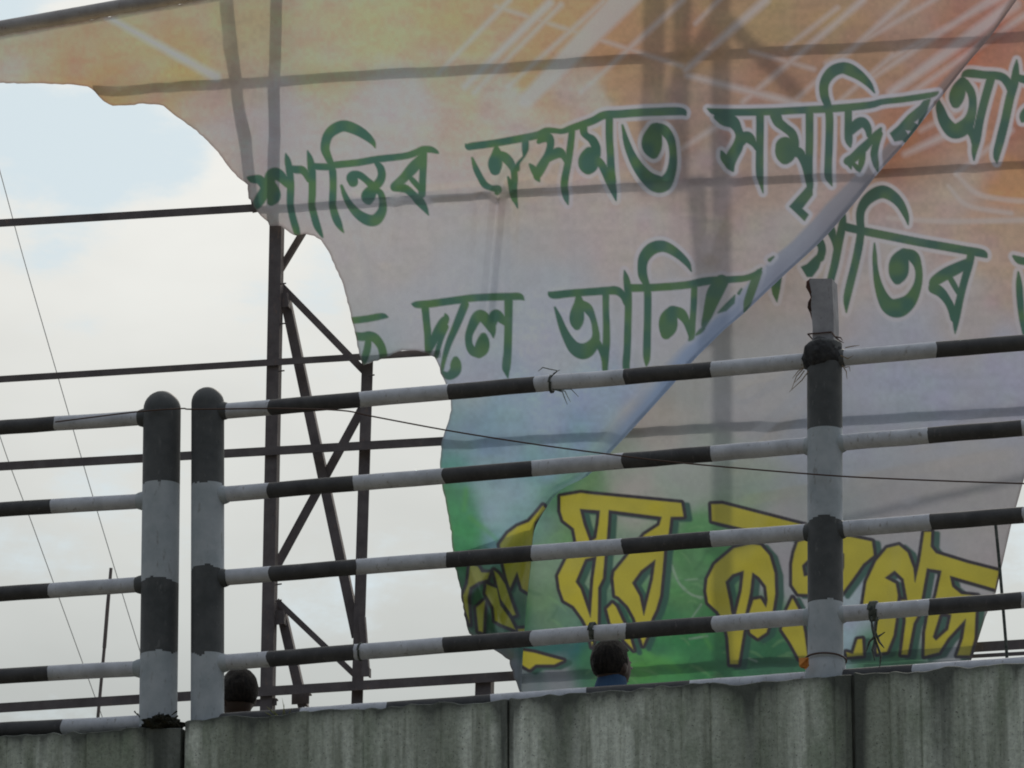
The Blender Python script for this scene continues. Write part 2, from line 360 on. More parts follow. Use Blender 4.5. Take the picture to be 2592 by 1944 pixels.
rail(r2, ((570, 1040), (1356, 976), (1728, 939), (2592, 867)), (685, 914, 1137, 1356, 1583, 1802, 2372, 2600, 2830), 0, xb0, xb1, 20.5, 0, 11)
rail(r2, ((570, 1253), (1126, 1203), (1728, 1152), (2592, 1084)), (682, 899, 1126, 1350, 1579, 1803, 2352, 2588, 2830), 0, xb0, xb1, 20.5, 0, 12)
rail(r2, ((562, 1464), (1134, 1417), (1802, 1362), (2592, 1305)), (687, 905, 1134, 1349, 1579, 1803, 2357, 2591, 2830), 0, xb0, xb1, 20.5, 0, 13)
rail(r2, ((562, 1679), (1130, 1632), (1587, 1595), (2353, 1538), (2592, 1519)), (682, 900, 1126, 1348, 1587, 1808, 2353, 2588, 2830), 0, xb0, xb1, 20.5, 0, 14)
rail(r2, ((574, 1824), (981, 1798), (1489, 1759), (1751, 1743), (2314, 1703), (2592, 1682)), (764, 981, 1245, 1489, 1751, 2090, 2314, 2610), 1, xb0, xb1, 20.5, 0, 15)
post(r2, 526, 981, 525, 1840, 85, (1234, 1442, 1664), True, (2,))
post(r2, 2087, 868, 2090, 1720, 88, (1094, 1319, 1531), False, ())
def mortar(parent, xe, y, side, dark):       # lip of mortar where a pipe enters a post
    mb = MB(); sx_ = side
    mb.tube([RAIL.v(xe - sx_ * 16, y, 0), RAIL.v(xe - sx_ * 2, y - sx_ * 0, 0), RAIL.v(xe + sx_ * 4, y - sx_ * .4, 0), RAIL.v(xe + sx_ * 9, y - sx_ * .8, 0)], [25 * M_RAIL, 24.3 * M_RAIL, 22.6 * M_RAIL, 20.7 * M_RAIL], 18)
    mb.build('mortar_collar', M_POSTB if dark else M_POSTW, parent)
for yl, dk in ((1058, 1), (1268, 0), (1480, 1), (1692, 0)): mortar(rl, 361 - (yl - 1058) * .016, yl, -1, dk)
for pts_, ys_ in ((((570, 1040), (2592, 867)), (1, 1)), (((570, 1253), (2592, 1084)), (0, 0)), (((562, 1464), (2592, 1305)), (1, 1)), (((562, 1679), (2592, 1519)), (0, 0))):
    g_ = lin(pts_); mortar(r2, 568, g_(568), 1, ys_[0]); mortar(r2, 2046, g_(2046), -1, ys_[1]); mortar(r2, 2130, g_(2130), 1, ys_[1])
mb = MB(); cA = RAIL.v(2090, 1672); cB = RAIL.v(2090, 1735); mb.tube([cA, cA.lerp(cB, .15), cB], [46 * M_RAIL, 49 * M_RAIL, 52 * M_RAIL], 28)
mb.build('collar', M_POSTW, r2)

# ------------------------------------------------------------------ hoarding frame
fr = thing('hoarding_frame', tuple(Vector((HOARD.v(1300, 1700).x, HOARD.v(1300, 1700).y, 0))), 'rusty brown steel lattice hoarding frame standing behind the torn banner', 'frame')
hn = Vector(HOARD.n); hu = Vector(HOARD.u)
def bar(name, a, b, wpx, off, flip=False, m=M_RUST, thick=.008, square=False):
    P = HOARD.v(*a, off); Q = HOARD.v(*b, off); d = (Q - P).normalized(); w = wpx * M_HOARD
    ax = d.cross(hn).normalized(); ay = -hn; h = w / 2; t = thick
    if square: prof = [(-h, 0), (h, 0), (h, w), (-h, w)]
    else:
        prof = [(-h, 0), (h, 0), (h, t), (-h + t, t), (-h + t, w), (-h, w)]     # angle iron
        if flip: prof = [(-x, y) for x, y in prof]
    mb = MB(); mb.prism(prof, P, Q, ax, ay); return mb.build(name, m, fr)
def ground_pt(x, y, x2, y2, off):    # carry a leaning upright on down to the ground
    P = HOARD.v(x, y, off); Q = HOARD.v(x2, y2, off); k = (0 - P.z) / (Q.z - P.z); return P + (Q - P) * k
def upright(x, y, x2, y2, wpx, off, flip=False):
    P = HOARD.v(x, y, off); Q = ground_pt(x, y, x2, y2, off); w = wpx * M_HOARD; h = w / 2; t = .009
    prof = [(-h, 0), (h, 0), (h, t), (-h + t, t), (-h + t, w), (-h, w)]
    if flip: prof = [(-a, b) for a, b in prof]
    d = (Q - P).normalized(); mb = MB(); mb.prism(prof, P, Q, d.cross(hn).normalized(), -hn); return mb.build('upright', M_RUST, fr)
upright(711, -140, 673, 1800, 32, -.022)
upright(930, 905, 903, 1790, 29, -.06, True)
upright(1866, -140, 1873, 1800, 50, -.38)
bar('upright', (1704, -160), (1692, 420), 60, -.38)
bar('upright', (1776, -160), (1764, 415), 46, -.40, True)
bar('crossbar', (-700, 606), (2900, 391), 20, -.004)
bar('crossbar', (238, 220), (2900, 64), 17, -.004, True)
bar('crossbar', (-700, 1003), (1120, 890), 17, -.004)
bar('crossbar', (-700, 1220), (2900, 1015), 22, -.004)
bar('crossbar', (-700, 1835), (2900, 1611), 24, -.004)
bar('crossbar', (2190, 1676), (2900, 1636), 9, -.01)
bar('crossbar', (540, 1785), (700, 1776), 18, -.03)
bar('brace', (560, -200), (655, 535), 34, -.05)
bar('brace', (772, 575), (706, 684), 15, -.095)
bar('brace', (706, 718), (930, 948), 18, -.095)
bar('brace', (716, 735), (902, 1612), 25, -.11)
bar('brace', (925, 1018), (700, 1432), 23, -.12, True)
bar('brace', (700, 1520), (906, 1716), 15, -.095)
bar('brace', (706, 1530), (766, 1790), 24, -.11)
bar('brace', (915, 1560), (925, 1690), 16, -.02)
bar('brace', (1869, -50), (1706, 240), 34, -.40)
bar('brace', (1886, -20), (2064, 170), 40, -.42)
bar('brace', (1804, 380), (1846, 800), 48, -.40)
bar('brace', (2900, 1068), (1822, 1316), 13, -.35)
bar('stub_leg', (1223, 1715), (1221, 1800), 40, -.03, square=True)
bar('gusset_plate', (925, 1690), (925, 1712), 20, -.02)
bar('gusset_plate', (712, 742), (716, 778), 30, -.05)
bar('gusset_plate', (738, 1768), (782, 1766), 30, -.10)
bar('gusset_plate', (705, 1545), (707, 1580), 26, -.05)
for (x, y) in ((716, 719), (717, 820), (712, 940), (705, 1480), (705, 1521), (940, 951)):   # bolt ends and wire twists sticking out
    mb = MB(); P = HOARD.v(x - 8, y, -.03); mb.tube([P, HOARD.v(x + 8, y - 2, -.03)], .004, 6); mb.build('bolt', M_RUST, fr)
mb = MB(); mb.tube([HOARD.v(-700, 195, -.03), HOARD.v(2900, -441, -.03)], 20 * M_HOARD, 20); mb.build('top_pipe', M_PIPE, fr)

# ------------------------------------------------------------------ the banner: print raster, torn outline, folded cloth
STEP = 2.6; GX0, GY0, GX1, GY1 = -130.0, -70.0, 2730.0, 1790.0
gx = np.arange(GX0, GX1, STEP); gy = np.arange(GY0, GY1, STEP); PX, PY = np.meshgrid(gx, gy); HH, WW = PX.shape
def s2l(c):
    c = np.asarray(c, float) / 255.0; return np.where(c <= .04045, c / 12.92, ((c + .055) / 1.055) ** 2.4)
def vn(cellx, celly, seed):
    r = np.random.default_rng(seed); nx = int((GX1 - GX0) / cellx) + 3; ny = int((GY1 - GY0) / celly) + 3; a = r.random((ny, nx))
    X = (PX - GX0) / cellx; Y = (PY - GY0) / celly; i = X.astype(int); j = Y.astype(int); f = X - i; g_ = Y - j; f = f * f * (3 - 2 * f); g_ = g_ * g_ * (3 - 2 * g_)
    return (a[j, i] * (1 - f) + a[j, i + 1] * f) * (1 - g_) + (a[j + 1, i] * (1 - f) + a[j + 1, i + 1] * f) * g_
# -- printed ground colours (colour, position) of the poster
CP = [(-60,150,160,138,108),(60,150,162,136,98),(30,190,158,140,125),(200,150,165,128,90),(180,165,168,118,78),(240,195,165,122,70),(400,180,160,136,84),(450,170,165,125,75),(600,60,154,134,92),(330,60,156,136,92),
(640,160,152,134,100),(800,150,162,140,102),(900,60,166,140,98),(1000,80,165,140,95),(1150,60,170,135,85),(1150,190,160,140,110),(400,245,158,125,95),(520,260,155,132,112),(560,330,150,138,132),
(1000,250,155,145,140),(700,300,150,141,140),(1300,250,158,145,135),(1500,230,158,140,125),(1550,100,166,116,70),(1400,60,165,125,75),(1340,190,166,128,78),(1560,210,164,122,75),(1750,100,166,112,66),(1700,20,160,118,70),(1950,60,165,125,66),(2000,200,166,106,68),
(2200,120,166,110,66),(2100,40,166,120,66),(2300,80,166,116,84),(2450,60,172,98,66),(2550,20,180,105,75),(2500,100,178,92,62),(2480,160,188,95,60),(2450,250,176,104,66),(2560,200,182,102,60),(2300,330,168,98,62),(2590,330,170,90,56),(2592,400,165,95,60),(2560,440,188,114,50),
(2450,490,165,135,115),(2592,600,170,125,95),(1900,330,162,108,82),(2080,330,162,106,72),(1740,330,150,115,92),(1950,440,160,127,108),(1800,400,150,127,118),(1600,600,158,143,137),(1000,600,150,143,140),(850,480,150,143,142),(2100,520,162,134,116),(2000,600,158,143,134),
(2250,700,158,144,138),(2500,640,170,132,108),(2520,560,172,125,90),(2450,780,155,144,142),(2300,980,142,149,166),(2550,950,146,149,166),(2300,860,146,148,160),(2100,1100,142,147,159),(2450,1250,156,152,150),(2500,1400,162,155,153),(1900,1050,152,149,148),(1650,1090,156,148,140),(1750,1200,145,152,142),
(1100,800,146,147,152),(1400,880,146,150,162),(1650,820,150,148,152),(1200,950,140,147,158),(1500,1000,128,147,172),(1150,1100,108,136,150),(1300,1105,116,146,164),(1130,1150,78,128,126),(1240,1120,104,138,158),(1250,1170,118,154,156),(1150,1180,72,140,126),(1450,1080,112,146,166),(1360,1050,128,148,172),
(1130,1250,58,124,80),(1260,1280,128,158,168),(1320,1240,124,160,166),(1290,1350,104,150,150),(1180,1330,52,138,74),(1150,1420,42,124,66),(1350,1180,106,150,160),(1420,1250,80,132,100),(1450,1330,92,136,82),(1500,1240,100,145,90),(1400,1450,112,142,110),(1470,1420,118,145,118),(1450,1560,86,126,98),(1380,1540,96,130,90),(1350,1640,38,100,92),(1500,1660,46,112,64),
(1700,1500,72,136,70),(1720,1620,38,120,60),(1700,1250,142,155,140),(1620,1250,156,152,142),(1760,1330,74,142,72),(1720,1400,72,132,70),(1640,1420,120,146,120),(1850,1550,46,122,56),(1950,1650,40,106,64),(2000,1430,150,146,150),(1960,1340,152,150,150),(2150,1550,150,166,176),(2130,1620,140,168,178),(2250,1680,60,120,80),(2350,1500,152,152,156),(2300,1330,154,150,150),(2400,1600,150,154,156),(1800,1680,46,122,66),(2050,1690,46,110,70),(1850,1320,130,152,120),(1830,1400,70,140,72),(1990,1560,60,130,70),(2020,1500,148,152,155),
(1610,1690,66,140,52),(1570,1660,58,128,60),(1690,1690,60,150,70),(1660,1640,44,122,66),(1480,1650,30,92,96),(1400,1630,34,96,88),(1230,1690,120,125,130),(1300,1690,110,118,122),(1420,1710,122,126,130),(1180,1520,46,110,64),(1240,1480,54,120,74),(1300,1560,42,104,62)]
CPa = np.array(CP, float); lc = s2l(CPa[:, 2:])
sub = 6; sx = gx[::sub]; sy = gy[::sub]
wx = (vn(70, 70, 5) - .5) * 60; wy_ = (vn(70, 70, 6) - .5) * 60
QX = (PX + wx)[::sub, ::sub]; QY = (PY + wy_)[::sub, ::sub]
d2 = (QX[..., None] - CPa[:, 0]) ** 2 + (QY[..., None] - CPa[:, 1]) ** 2 + 400
wgt = 1 / d2 ** 2.0; low = (wgt @ lc) / wgt.sum(-1, keepdims=True)
def up(a):
    Y = np.clip((np.arange(HH) / sub), 0, a.shape[0] - 1.001); X = np.clip((np.arange(WW) / sub), 0, a.shape[1] - 1.001)
    j = Y.astype(int); i = X.astype(int); fy = (Y - j)[:, None, None]; fx = (X - i)[None, :, None]
    return (a[j][:, i] * (1 - fx) + a[j][:, i + 1] * fx) * (1 - fy) + (a[j + 1][:, i] * (1 - fx) + a[j + 1][:, i + 1] * fx) * fy
BASE = up(low)
# brushed mottling, strongest in the orange rays and the grass
n1 = vn(26, 26, 1); n2 = vn(9, 9, 2); n3 = vn(60, 14, 3)
sat = np.clip((BASE.max(-1) - BASE.min(-1)) / .15, 0, 1)
mod = 1 + (n1 - .5) * .05 + (n2 - .5) * .05 + sat * ((n3 - .5) * .12 + (n2 - .5) * .09)
BASE = BASE * mod[..., None]
warm = sat * (vn(40, 40, 8) - .5) * .18; BASE[..., 1] *= 1 + warm; BASE[..., 2] *= 1 - warm * .5
def cat(P, n=7):
    P = np.array(P, float); Q = np.vstack([2 * P[0] - P[1], P, 2 * P[-1] - P[-2]]); o = []
    for i in range(1, len(Q) - 2):
        for t in np.arange(n) / n:
            a, b, c, d = Q[i - 1], Q[i], Q[i + 1], Q[i + 2]
            o.append(.5 * (2 * b + (c - a) * t + (2 * a - 5 * b + 4 * c - d) * t * t + (3 * b - a - 3 * c + d) * t ** 3))
    o.append(P[-1]); return np.array(o)
def sl_(x0, y0, x1, y1, m):
    i0 = max(0, int((x0 - m - GX0) / STEP)); i1 = min(WW, int((x1 + m - GX0) / STEP) + 2); j0 = max(0, int((y0 - m - GY0) / STEP)); j1 = min(HH, int((y1 + m - GY0) / STEP) + 2)
    return slice(j0, max(j0, j1)), slice(i0, max(i0, i1))
def stroke(Dm, P, marg=30, smooth=True):
    P = cat(P) if (smooth and len(P) > 2) else np.array(P, float); P[:, 2] = np.maximum(P[:, 2], 1.0)
    for a, b in zip(P[:-1], P[1:]):
        m = max(a[2], b[2]) / 2 + marg; s = sl_(min(a[0], b[0]), min(a[1], b[1]), max(a[0], b[0]), max(a[1], b[1]), m)
        X = PX[s]; Y = PY[s]
        if X.size == 0: continue
        v = b[:2] - a[:2]; t = np.clip(((X - a[0]) * v[0] + (Y - a[1]) * v[1]) / (v @ v + 1e-9), 0, 1)
        d = np.hypot(X - a[0] - v[0] * t, Y - a[1] - v[1] * t) - (a[2] + (b[2] - a[2]) * t) / 2
        Dm[s] = np.minimum(Dm[s], d)
def sdf_poly(X, Y, P):
    P = np.array(P, float); d = np.full(X.shape, 1e9); ins = np.zeros(X.shape, bool)
    for a, b in zip(P, np.roll(P, -1, 0)):
        v = b - a; t = np.clip(((X - a[0]) * v[0] + (Y - a[1]) * v[1]) / (v @ v + 1e-9), 0, 1)
        d = np.minimum(d, np.hypot(X - a[0] - v[0] * t, Y - a[1] - v[1] * t))
        if a[1] != b[1]: ins ^= ((a[1] > Y) != (b[1] > Y)) & (X < (b[0] - a[0]) * (Y - a[1]) / (b[1] - a[1]) + a[0])
    return np.where(ins, -d, d)
def poly(Dm, P, marg=40, op='min'):
    P = np.array(P, float); s = sl_(*P.min(0), *P.max(0), marg); X = PX[s]; Y = PY[s]
    if X.size == 0: return
    d = sdf_poly(X, Y, P); Dm[s] = np.minimum(Dm[s], d) if op == 'min' else np.maximum(Dm[s], -d)
new = lambda: np.full((HH, WW), 1e6, np.float64)
AA = 3.2
def lay(C, Dm, col, alpha=1.0, grow=0.0, soft=AA):
    a = np.clip(.5 - (Dm - grow) / soft, 0, 1) * alpha
    C *= (1 - a[..., None]); C += a[..., None] * col
W1 = (600, 280, 520 / 2212); W2 = (1160, 240, 600 / 2212); W3 = (1780, 130, 620 / 2212); W4 = (1940, 440, 652 / 2212); W5 = (860, 710, 500 / 2212); W6 = (1360, 580, 600 / 2212); W7 = (1100, 1180, 660 / 2212); W8 = (1760, 1240, 832 / 2212)
T3 = (1728, 0, 864 / 2212); T8 = (864, 1296, 864 / 2212)
def cv(w, P): return [(w[0] + p[0] * w[2], w[1] + p[1] * w[2]) + ((p[2] * w[2],) if len(p) > 2 else ()) for p in P]
# -- light rays and swirls in the upper poster
RAYS = [((1110,185),(1290,0),7),((1176,219),(1391,8),16),((1200,235),(1420,12),7),((1286,219),(1528,4),7),((1333,254),(1598,-20),50),((1470,234),(1728,0),8),((1736,176),(1939,0),15),((1880,258),(2185,0),10),((1760,60),(1850,-30),5),
 ((2017,250),(2294,0),8),((2120,260),(2260,140),6),((2212,195),(2505,0),9),((2255,234),(2568,10),24),((2300,240),(2592,40),10),((1728,375),(1826,312),9),((1740,191),(2017,262),13),((1255,16),(1728,168),4),((1900,130),(2060,175),4),((2330,330),(2480,250),10),((2290,390),(2420,330),14),((2420,440),(2560,330),7),
 ((273,43),(547,195),17),((2250,150),(2592,-40),8),((1990,120),(2120,20),5),((2090,160),(2380,-10),5)]
DR = new()
for a, b, w in RAYS: stroke(DR, [(a[0], a[1], w * .7), ((a[0] + b[0]) / 2, (a[1] + b[1]) / 2, w), (b[0], b[1], w * 1.25)], 14)
lay(BASE, DR, s2l((168, 156, 152)), .70, 1, 15)
DR = new()
for P in ([(2420,440,10),(2470,488,13),(2540,505,13),(2640,512,14)], [(2250,552,12),(2400,560,14),(2640,556,14)], [(2400,470,8),(2450,520,12),(2560,540,12)]): stroke(DR, P, 14)
lay(BASE, DR, s2l((168, 152, 144)), .6, 0, 8)
DR = new()
for P in ([(1700,1431,5),(1716,1470,6),(1738,1497,5),(1775,1515,4)], [(1728,1483,3),(1750,1505,5),(1779,1512,4)], [(1750,1566,3),(1775,1530,4)], [(1745,1617,4),(1790,1610,5)], [(1890,1665,3),(1915,1674,5)], [(1735,1468,3),(1765,1466,4)]): stroke(DR, P, 14)
lay(BASE, DR, s2l((150, 165, 150)), .55, 0, 5)
DR = new()
for P in ([(1190,1310,10),(1240,1350,8),(1262,1372,5)], [(1180,1240,14),(1175,1290,10)], [(1770,1590,8),(1800,1640,10)], [(1590,1690,14),(1650,1680,10)], [(1640,1660,16),(1700,1690,12)]): stroke(DR, P, 20)
lay(BASE, DR, s2l((70, 150, 50)), .5, 0, 12)
DR = new(); r4 = random.Random(8)
for k in range(70):
    x = r4.uniform(1330, 2010); y = r4.uniform(1330, 1720); a = r4.uniform(-.7, .9); l_ = r4.uniform(14, 60)
    stroke(DR, [(x, y, 2), (x + math.cos(a) * l_ * .5, y + math.sin(a) * l_ * .5 - 4, r4.uniform(3, 9)), (x + math.cos(a) * l_, y + math.sin(a) * l_, 2)], 12)
gs = np.clip((BASE[..., 1] - BASE[..., 0] * 1.2) / .05, 0, 1); aG = np.clip(.5 - DR / 7, 0, 1) * gs * .38; BASE *= (1 - aG[..., None]); BASE += aG[..., None] * s2l((112, 160, 96))
DR = new()
for k in range(55):
    x = r4.uniform(1150, 2010); y = r4.uniform(1380, 1730); a = r4.uniform(-1.2, .4); l_ = r4.uniform(14, 50)
    stroke(DR, [(x, y, 2), (x + math.cos(a) * l_ * .5, y + math.sin(a) * l_ * .5 + 4, r4.uniform(4, 11)), (x + math.cos(a) * l_, y + math.sin(a) * l_, 2)], 12)
aG = np.clip(.5 - DR / 9, 0, 1) * gs * .34; BASE *= (1 - aG[..., None]); BASE += aG[..., None] * s2l((22, 84, 50))
DR = new()
for P in ([(1590,1668,10),(1620,1650,20),(1650,1668,14)], [(1640,1690,12),(1680,1672,22),(1720,1700,10)], [(1570,1700,10),(1600,1690,22),(1640,1712,12)]): stroke(DR, P, 20)
lay(BASE, DR, s2l((74, 160, 60)), .6, 0, 14)
DR = new()
for P in ([(1215,1230,30),(1250,1290,46),(1285,1340,24)], [(1230,1270,20),(1275,1250,30)]): stroke(DR, P, 40)
lay(BASE, DR, s2l((138, 168, 176)), .55, 0, 44)
CA = BASE.copy(); CB = BASE.copy()
# blue-grey shade of the rolled edge, painted into the print along the fold
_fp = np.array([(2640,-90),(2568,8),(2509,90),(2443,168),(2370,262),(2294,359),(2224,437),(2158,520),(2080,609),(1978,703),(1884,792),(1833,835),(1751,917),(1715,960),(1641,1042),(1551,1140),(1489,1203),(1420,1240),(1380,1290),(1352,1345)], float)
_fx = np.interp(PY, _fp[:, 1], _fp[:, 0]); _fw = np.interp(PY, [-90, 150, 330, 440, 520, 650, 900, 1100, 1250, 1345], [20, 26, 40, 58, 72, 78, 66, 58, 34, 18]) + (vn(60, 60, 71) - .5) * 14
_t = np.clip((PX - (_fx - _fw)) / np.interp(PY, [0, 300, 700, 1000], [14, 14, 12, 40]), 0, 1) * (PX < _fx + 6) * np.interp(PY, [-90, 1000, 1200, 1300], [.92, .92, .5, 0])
_fold_shade = np.stack([np.interp(PY, [0, 300, 420, 600, 870, 1100], q) for q in ((128, 120, 116, 118, 116, 104), (92, 94, 108, 123, 136, 134), (74, 82, 112, 140, 166, 168))], -1)
_a = _t[..., None]; CA[:] = CA * (1 - _a) + s2l(_fold_shade) * _a
